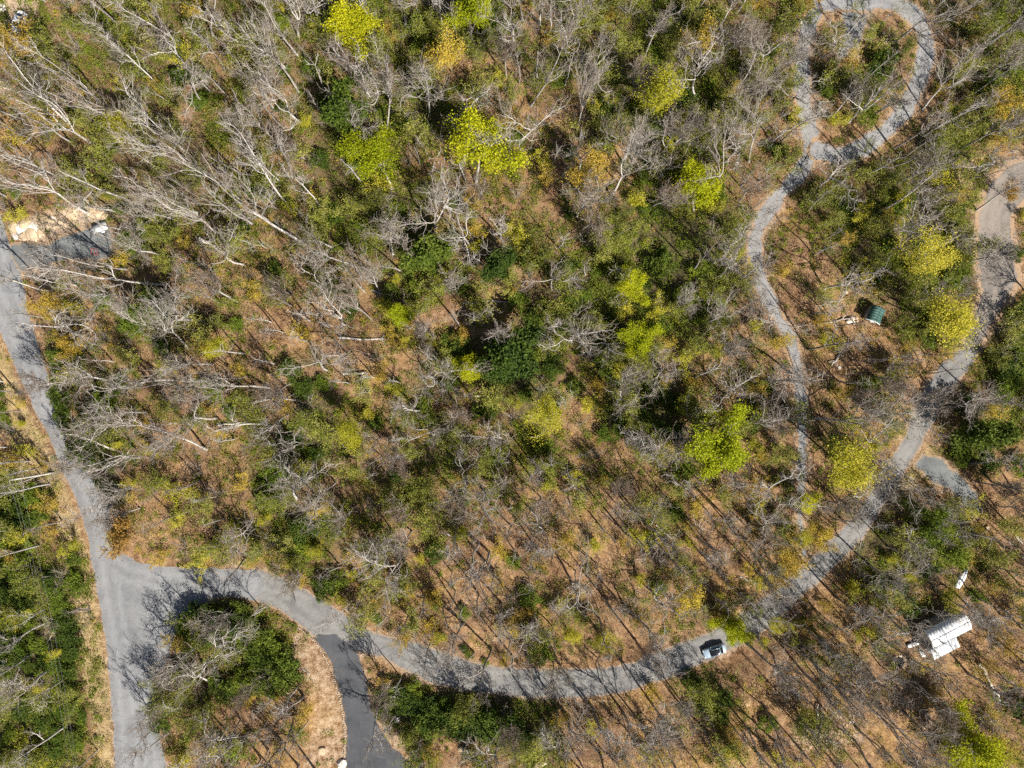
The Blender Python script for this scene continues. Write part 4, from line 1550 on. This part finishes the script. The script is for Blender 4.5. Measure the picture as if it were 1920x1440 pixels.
# evergreen shrubs that line the roads
SHRUBS = []
for (px, py, s) in [(370, 1150, 1.0), (395, 1150, 1.1), (425, 1160, 1.1), (455, 1165, 1.0), (480, 1180, 1.1), (505, 1195, 1.1), (525, 1215, 1.0), (545, 1235, 1.1), (548, 1258, .9), (500, 1220, 1.0), (475, 1205, .9),
                    (445, 1190, .9), (410, 1180, .9), (360, 1175, .9), (530, 1245, .8), (735, 1300, 1.0), (762, 1310, 1.1), (790, 1325, 1.1), (815, 1340, 1.1), (840, 1345, 1.0), (865, 1335, 1.1), (890, 1345, 1.1),
                    (915, 1345, 1.1), (940, 1350, 1.1), (965, 1355, 1.1), (985, 1370, .9), (835, 1322, .9), (720, 1330, .8), (55, 1080, 1.2), (30, 1060, 1.0), (40, 1110, 1.1), (70, 1130, 1.1), (110, 1080, 1.0), (118, 1105, 1.1),
                    (125, 1130, 1.1), (135, 1160, 1.1), (142, 1190, 1.1), (145, 1215, 1.0), (140, 1250, .9), (70, 1165, 1.0), (85, 1200, 1.2), (100, 1230, 1.1), (60, 1225, 1.0), (30, 1250, 1.0), (45, 945, 1.2),
                    (75, 940, 1.1), (85, 965, 1.0), (60, 975, 1.0), (20, 970, 1.0), (5, 735, 1.0), (10, 770, 1.1), (18, 790, .8), (5, 800, .8), (50, 1330, 1.1), (85, 1345, 1.1), (115, 1330, 1.1), (140, 1320, 1.0), (20, 1380, 1.1),
                    (60, 1400, 1.1), (110, 1395, 1.1), (145, 1380, .9), (135, 1290, .8), (800, 1360, .9), (1680, 1290, .0), (1700, 985, .9), (1810, 1010, 1.0), (1740, 1055, 1.0), (1700, 1030, .9), (1350, 1300, 1.0), (1345, 1330, .9),
                    (1290, 1270, .9), (120, 740, 1.1), (125, 770, 1.0), (135, 800, 1.1), (115, 705, .9), (200, 905, 1.0), (220, 915, 1.0), (170, 865, .9), (870, 1215, .5), (880, 1225, .5), (910, 1240, .45)]:
    if s:
        SHRUBS.append((px, py, s * (1.4 if 340 < px < 1000 and py > 1120 and s > .6 else 1.0)))
SHRUBS += [(1905, 590, 1.4), (1917, 622, 1.5), (1893, 645, 1.2), (1908, 665, 1.3), (1880, 690, 1.2), (1915, 700, 1.2), (1900, 480, .9), (1865, 735, 1.1), (1815, 800, 1.0), (1830, 830, 1.0)]


def shrub(form, px, py, s, desc, word='evergreen shrub'):
    x, y = W(px, py)
    o = plant(form, word.replace(' ', '_'), x, y, s, None, (0, 0))
    PLACED['low'].append((x, y))
    reg(o, word, desc, px, py, {'evergreen shrub': 'evergreen shrubs of the understorey', 'budding sapling': 'budding saplings of the understorey', 'twiggy thicket': 'leafless thickets of the understorey',
         'golden sapling': 'golden saplings of the understorey', 'yellow sapling': 'yellow-green saplings of the understorey'}[word], {'evergreen shrub': 'shrub', 'twiggy thicket': 'bush'}.get(word, 'sapling'))


NSH = 0
for i, (px, py, s) in enumerate(SHRUBS):
    shrub('rho%d' % (i % 4) if random.random() < .6 else 'lau%d' % (i % 4), px, py, s * random.uniform(.9, 1.1), 'glossy green evergreen shrub')
    NSH += 1

# the rest of the wood, cell by cell
DENS = {  # bare, olive sapling, gold sapling, green shrub, dark shrub, thicket
    'o': (.95, 1.5, .3, .5, .25, .5, .35, .5), 'g': (.75, 1.2, .1, 1.1, .5, .3, .45, .3), 'd': (.7, .5, .0, .7, 1.4, .4, .15, .3), 'm': (.9, .8, .4, .3, .25, .6, .35, .8),
    'b': (1.15, .2, .85, .05, .03, .35, .3, 2.6), 't': (1.3, .55, .25, .2, .15, 1.0, .15, .8), 'y': (.75, .6, 1.6, .15, .05, .4, .8, .8), '.': (.35, .2, .3, .1, .05, .2, .15, .4)}
cand = []
for rr in range(-1, 19):
    for cc in range(-1, 26):
        ch = MAPROWS[min(max(rr, 0), 17)][min(max(cc, 0), 23)]
        cand.append((cc * 80, rr * 80, ch, 0 <= rr < 18 and 0 <= cc < 24))
random.shuffle(cand)
LIM = {'bare tree': 360, 'budding sapling': 300, 'evergreen shrub': 300, 'twiggy thicket': 300, 'golden sapling': 220, 'yellow sapling': 160, 'young bare tree': 360}
CNT = {'bare tree': NBARE, 'budding sapling': 0, 'evergreen shrub': NSH, 'twiggy thicket': 0, 'golden sapling': 0, 'yellow sapling': 0, 'young bare tree': 0}


KEEP = [(1645, 590, 5.0), (1632, 600, 4.0), (1338, 1218, 6.0), (1318, 1200, 5.0), (1295, 1182, 4.0), (1375, 1262, 4.0), (1400, 1292, 3.5), (1770, 1195, 7.5), (1755, 1180, 4), (188, 425, 3.5), (42, 48, 5.0), (1798, 1085, 3.5), (180, 470, 3)]


def clear_of(x, y, m):
    for (kx, ky, kr) in KEEP:
        kx, ky = W(kx, ky)
        if math.hypot(x - kx, y - ky) < kr:
            return False
    if float(road_d(x, y)) < m:
        return False
    for (c_, r_) in BUILD:
        if math.hypot(x - c_[0], y - c_[1]) < r_ + m * .5:
            return False
    px, py = x / S + 960, 720 - y / S
    for pl in sand_polys[:3]:
        if inside(np.array(pl), np.array(px), np.array(py)):
            return False
    return True


def drop(word, layer, mgn, dmin, fn, cx0, cy0, n):
    k = int(n) + (random.random() < n - int(n))
    for _ in range(k):
        for _try in range(6):
            px, py = cx0 + random.random() * 80, cy0 + random.random() * 80
            x, y = W(px, py)
            if clear_of(x, y, mgn) and free(layer, x, y, dmin) and CNT[word] < LIM[word]:
                fn(px, py)
                CNT[word] += 1
                break


def r_bare(ch):
    def f(px, py):
        u = random.random()
        if ch in 'ot':
            fm = ('slim%d' % random.randrange(5)) if u < .42 else ('fork%d' % random.randrange(4)) if u < .62 else ('oak%d' % random.randrange(6)) if u < .82 else ('fan%d' % random.randrange(4))
        elif ch == 'b':
            fm = ('slim%d' % random.choice((0, 2, 4))) if u < .68 else ('fan%d' % random.randrange(4)) if u < .82 else ('fork%d' % random.choice((0, 2)))
        else:
            fm = ('oak%d' % random.randrange(6)) if u < .4 else ('fan%d' % random.randrange(4)) if u < .7 else ('slim%d' % random.randrange(5)) if u < .88 else ('fork%d' % random.randrange(4))
        bare(fm, px, py)
    return f


def r_sap(px, py):
    if random.random() < .14:
        shrub('bud%d' % random.randrange(3), px, py, random.uniform(.5, .8), 'tall olive budding sapling', 'budding sapling')
    else:
        shrub('sap%d' % random.randrange(5), px, py, random.uniform(.9, 1.5), 'olive green budding sapling', 'budding sapling')


def r_ysap(px, py):
    shrub('ysap%d' % random.randrange(3), px, py, random.uniform(.6, 1.15), 'yellow-green budding sapling', 'yellow sapling')


def r_pole(px, py):
    x, y = W(px, py)
    o = plant('pole%d' % random.randrange(5), 'young_tree', x, y, random.uniform(.75, 1.25), None, (random.gauss(0, .06), random.gauss(0, .06)))
    PLACED['tree'].append((x, y))
    reg(o, 'young bare tree', 'thin young bare tree', px, py, 'thin young leafless trees', 'tree')


def r_gsap(px, py):
    shrub('gsap%d' % random.randrange(3), px, py, random.uniform(.7, 1.2), 'golden budding sapling', 'golden sapling')


def r_lau(px, py):
    shrub('lau%d' % random.randrange(4), px, py, random.uniform(.7, 1.5), 'mid green evergreen shrub')


def r_rho(px, py):
    shrub('rho%d' % random.randrange(4), px, py, random.uniform(.7, 1.5), 'dark green evergreen shrub')


def r_thk(px, py):
    shrub('thick%d' % random.randrange(5), px, py, random.uniform(.7, 1.2), 'grey brown leafless thicket', 'twiggy thicket')


for (x0, y0, ch, inner) in cand:
    d = DENS[ch]
    k = 1.0 if inner else .45
    if x0 < 200 and y0 > 640:
        k *= .35
    drop('bare tree', 'tree', 1.1, 3.2, r_bare(ch), x0, y0, d[0] * k)
    if inner:
        drop('budding sapling', 'low', .9, 1.7, r_sap, x0, y0, d[1])
        drop('golden sapling', 'low', .6, 1.7, r_gsap, x0, y0, d[2])
        drop('yellow sapling', 'low', .6, 1.7, r_ysap, x0, y0, d[6])
        drop('young bare tree', 'tree', 1.3, 1.8, r_pole, x0, y0, d[7])
        drop('evergreen shrub', 'low', 1.9, 1.9, r_lau, x0, y0, d[3])
        drop('evergreen shrub', 'low', 2.0, 2.0, r_rho, x0, y0, d[4])
        drop('twiggy thicket', 'low', .9, 1.6, r_thk, x0, y0, d[5])
print('planted', CNT)

# ------------------------------------------------------------------ what nobody could count: leaf litter, brush, low growth, verge grass
def scatter(n, dens, margin=.15, seed=1):
    r = np.random.default_rng(seed)
    x = r.uniform(-104, 104, n)
    y = r.uniform(-80, 80, n)
    px, py = x / S + 960, 720 - y / S
    tb = np.array([[dens[ch] for ch in row] for row in MAPROWS])
    f1, f2 = np.clip(px / 80 - .5, 0, 22.999), np.clip(py / 80 - .5, 0, 16.999)
    i1, i2 = f1.astype(int), f2.astype(int)
    a, b = f1 - i1, f2 - i2
    p = (tb[i2, i1] * (1 - a) + tb[i2, i1 + 1] * a) * (1 - b) + (tb[i2 + 1, i1] * (1 - a) + tb[i2 + 1, i1 + 1] * a) * b
    cl = vnoise(x, y, 2.6, seed + 50) * .6 + vnoise(x, y, 8, seed + 51) * .4
    p = p * np.clip((cl - .27) * 3.4, 0, 1.3)
    d = road_d(x, y)
    for (c_, r_) in BUILD[:5]:
        d = np.minimum(d, np.hypot(x - c_[0], y - c_[1]) - r_ * .55)
    ok = (r.random(n) < p) & (d > margin)
    for k, pl in enumerate(sand_polys[:3]):
        ok &= ~(inside(np.array(pl), px, py) & (r.random(n) < (.85, .62, .6)[k]))
    x, y = x[ok], y[ok]
    return x, y, terrain(x, y), r


x, y, z, r = scatter(150000, {'o': .6, 'g': .5, 'd': .4, 'm': .8, 'b': 1.0, 't': .8, 'y': .9, '.': .5}, .05, 3)
mb = MB()
leaf_quads(mb, np.stack([x, y, z + .05], 1), .10, r, 1.2, .6, .03)
qx, qy = r.uniform(-100, 100, 260000), r.uniform(-78, 78, 260000)
dq = road_d(qx, qy)
sel = (dq < .3) & (r.random(260000) < .75 * np.exp(np.minimum(dq, 0) / .55) * (vnoise(qx, qy, 2.2, 91) + .35))
leaf_quads(mb, np.stack([qx[sel], qy[sel], np.full(sel.sum(), .075)], 1), .085, r, 2.5, .6, .01)
o = kind(link('leaf_litter', mb.mesh('leaf_litter', M['dry'])), 'stuff')
tag(o, 'brown fallen leaves strewn over the forest floor', 'leaf litter')

x, y, z, r = scatter(46000, {'o': .9, 'g': .6, 'd': .5, 'm': .75, 'b': .35, 't': .9, 'y': .5, '.': .2}, .1, 4)
n = len(x)
mb = MB()
for k in range(4):
    a = r.uniform(0, 6.28, n)
    h = r.uniform(.3, 1.25, n)
    s = r.uniform(.2, .75, n)
    tip = np.stack([x + np.cos(a) * s, y + np.sin(a) * s, z + h], 1)
    b0 = np.stack([x + r.normal(0, .15, n), y + r.normal(0, .15, n), z - .05], 1)
    w = .016
    pr = np.stack([-np.sin(a) * w, np.cos(a) * w, np.zeros(n)], 1)
    mid = (b0 + tip) / 2 + r.normal(0, .07, (n, 3))
    v = np.stack([b0 - pr, b0 + pr, mid + pr, mid - pr, tip, tip], 1)[:, :5].reshape(-1, 3)
    i0 = np.arange(n) * 5
    mb.add(v, np.stack([i0, i0 + 1, i0 + 2, i0 + 3], 1))
    mb.f.append(np.stack([i0 + 3, i0 + 2, i0 + 4, i0 + 4], 1) + mb.n - len(v))
o = kind(link('dry_brush', mb.mesh('dry_brush', M['twig_brown'])), 'stuff')
tag(o, 'thin grey brown dead stems standing all through the wood', 'brush')

for nm, mt, dens, num, per, sz, rad, lab in (
        ('low_undergrowth', 'olive', {'o': 1.0, 'g': 1.0, 'd': .55, 'm': .42, 'b': .07, 't': .3, 'y': .4, '.': .12}, 40000, 46, .125, 1.0, 'low olive green undergrowth between the trees'),
        ('evergreen_undergrowth', 'green', {'o': .4, 'g': .9, 'd': 1.0, 'm': .2, 'b': .02, 't': .15, 'y': .06, '.': .05}, 20000, 50, .135, .9, 'low dark green leafy growth between the shrubs'),
        ('spring_undergrowth', 'spring', {'o': .45, 'g': 1.0, 'd': .45, 'm': .2, 'b': .03, 't': .1, 'y': .25, '.': .08}, 16000, 46, .125, .95, 'low fresh green growth between the trees'),
        ('golden_undergrowth', 'gold', {'o': .35, 'g': .15, 'd': .05, 'm': .35, 'b': .3, 't': .3, 'y': 1.0, '.': .1}, 10000, 40, .11, .95, 'low golden brown budding growth between the trees'),
        ('brown_undergrowth', 'dry', {'o': .5, 'g': .2, 'd': .3, 'm': .6, 'b': .6, 't': .8, 'y': .4, '.': .1}, 7000, 40, .11, .8, 'low bushes that still hold brown dead leaves')):
    x, y, z, r = scatter(num, dens, .3, 60 + len(nm))
    n = len(x)
    R = rad * r.uniform(.5, 1.45, n)
    d = r.normal(size=(n, per, 3))
    d /= np.linalg.norm(d, axis=2, keepdims=True)
    d *= r.random((n, per, 1)) ** .4
    d[:, :, 2] = np.abs(d[:, :, 2]) * r.uniform(.7, 1.3, (n, 1)) + .1
    pts = np.stack([x, y, z], 1)[:, None, :] + d * R[:, None, None]
    mb = MB()
    leaf_quads(mb, pts.reshape(-1, 3), sz, r, .6, .6, .08, True)
    o = kind(link(nm, mb.mesh(nm, M[mt])), 'stuff')
    tag(o, lab, 'undergrowth')
    print(nm, n, n * per * 2)

# straw coloured grass on the verges
r = np.random.default_rng(99)
bl = []
for pl, num in ((grass_polys[0], 16000), (grass_polys[1], 1500), (grass_polys[2], 1500), (grass_polys[3], 1200)):
    P = WP(pl)
    lo, hi = P.min(0), P.max(0)
    q_ = r.uniform(lo, hi, (num * 4, 2))
    q_ = q_[inside(P, q_[:, 0], q_[:, 1])][:num]
    q_ = q_[(road_d(q_[:, 0], q_[:, 1]) > .05) & (vnoise(q_[:, 0], q_[:, 1], 1.8, 77) > .3)]
    bl.append(q_)
bl = np.concatenate(bl)
n = len(bl)
zz = terrain(bl[:, 0], bl[:, 1])
mb = MB()
for k in range(2):
    a = r.uniform(0, 6.28, n)
    s, h = r.uniform(.05, .25, n), r.uniform(.1, .35, n)
    b0 = np.stack([bl[:, 0] + r.normal(0, .08, n), bl[:, 1] + r.normal(0, .08, n), zz - .02], 1)
    pr = np.stack([-np.sin(a), np.cos(a), np.zeros(n)], 1) * .03
    tip = b0 + np.stack([np.cos(a) * s, np.sin(a) * s, h], 1)
    v = np.stack([b0 - pr, b0 + pr, tip], 1).reshape(-1, 3)
    i0 = np.arange(n) * 3
    mb.add(v, np.stack([i0, i0 + 1, i0 + 2, i0 + 2], 1))
o = kind(link('verge_grass', mb.mesh('verge_grass', M['straw'])), 'stuff')
tag(o, 'short straw coloured grass along the road verges', 'grass')

# ------------------------------------------------------------------ labels: which one of the many
LAND = [('green shed', 1645, 590), ('pale blue car', 1338, 1218), ('white roofed house', 1770, 1200), ('utility pole', 100, 888), ('gravel pad', 130, 465), ('road junction', 270, 1090),
        ('dark driveway', 690, 1370), ('fork of the gravel track', 1520, 280), ('largest yellow-green tree', 900, 260), ('golden tree near the top', 845, 115), ('golden orange tree', 1100, 335),
        ('dark central evergreen', 960, 660), ('pale yellow tree', 1030, 772), ('gravel spur', 1780, 895), ('large yellow roadside tree', 1790, 615), ('yellow tree beside the track', 1585, 880),
        ('left lime tree', 1355, 850), ('bottom bend of side road', 1040, 1285), ('rust orange tree', 235, 1005), ('fire ring', 1686, 1240), ('top left white car', 40, 45),
        ('yellow tree at upper left', 235, 245), ('gravel loop', 1735, 100), ('soft lime tree', 1250, 175), ('lime tree at upper right', 1305, 350), ('bend of the main road', 70, 690),
        ('yellow tree among dark shrubs', 655, 800), ('yellow tree in left clearing', 425, 650), ('bottom right corner', 1920, 1440), ('bottom left corner', 0, 1440), ('gravel turnout', 1595, 100),
        ('bottom edge of photo', 1250, 1440), ('middle of the track', 1440, 560), ('east road', 1860, 430), ('thick bleached log', 400, 462), ('golden tree above the side road', 1472, 1050),
        ('top edge of photo', 420, 0), ('dark round evergreen', 1840, 810), ('stone edging', 630, 1290), ('small vivid green tree', 1185, 540), ('brown clearing', 920, 565), ('golden tree left of the car', 1290, 1118),
        ('left side of side road', 520, 1100), ('evergreen left of clearing', 800, 482)]
DIRS = ['right of', 'upper right of', 'above', 'upper left of', 'left of', 'lower left of', 'below', 'lower right of']
ORD = ['nearest', 'second nearest', 'third nearest', 'fourth nearest', 'fifth nearest', 'sixth nearest', 'seventh nearest', 'eighth nearest', 'ninth nearest', 'tenth nearest', 'eleventh nearest', 'twelfth nearest']
cells = {}
for t in THINGS:
    o, word, desc, px, py, group, cat = t
    best = min(LAND, key=lambda l: (l[1] - px) ** 2 + (l[2] - py) ** 2)
    a = math.atan2(-(py - best[2]), px - best[1])
    sec = int(round(a / (math.pi / 4))) % 8
    cells.setdefault((word, best[0], sec), []).append((math.hypot(px - best[1], py - best[2]), t))
for (word, lm, sec), lst in cells.items():
    lst.sort(key=lambda q_: q_[0])
    for i, (_, t) in enumerate(lst):
        o, word, desc, px, py, group, cat = t
        suffix = '' if len(lst) == 1 else ', %s' % ORD[min(i, len(ORD) - 1)]
        if len(lst) > 1 and i == len(lst) - 1 and i > 2:
            suffix = ', farthest'
        tag(o, '%s %s the %s%s' % (desc, DIRS[sec], lm, suffix), cat, group)
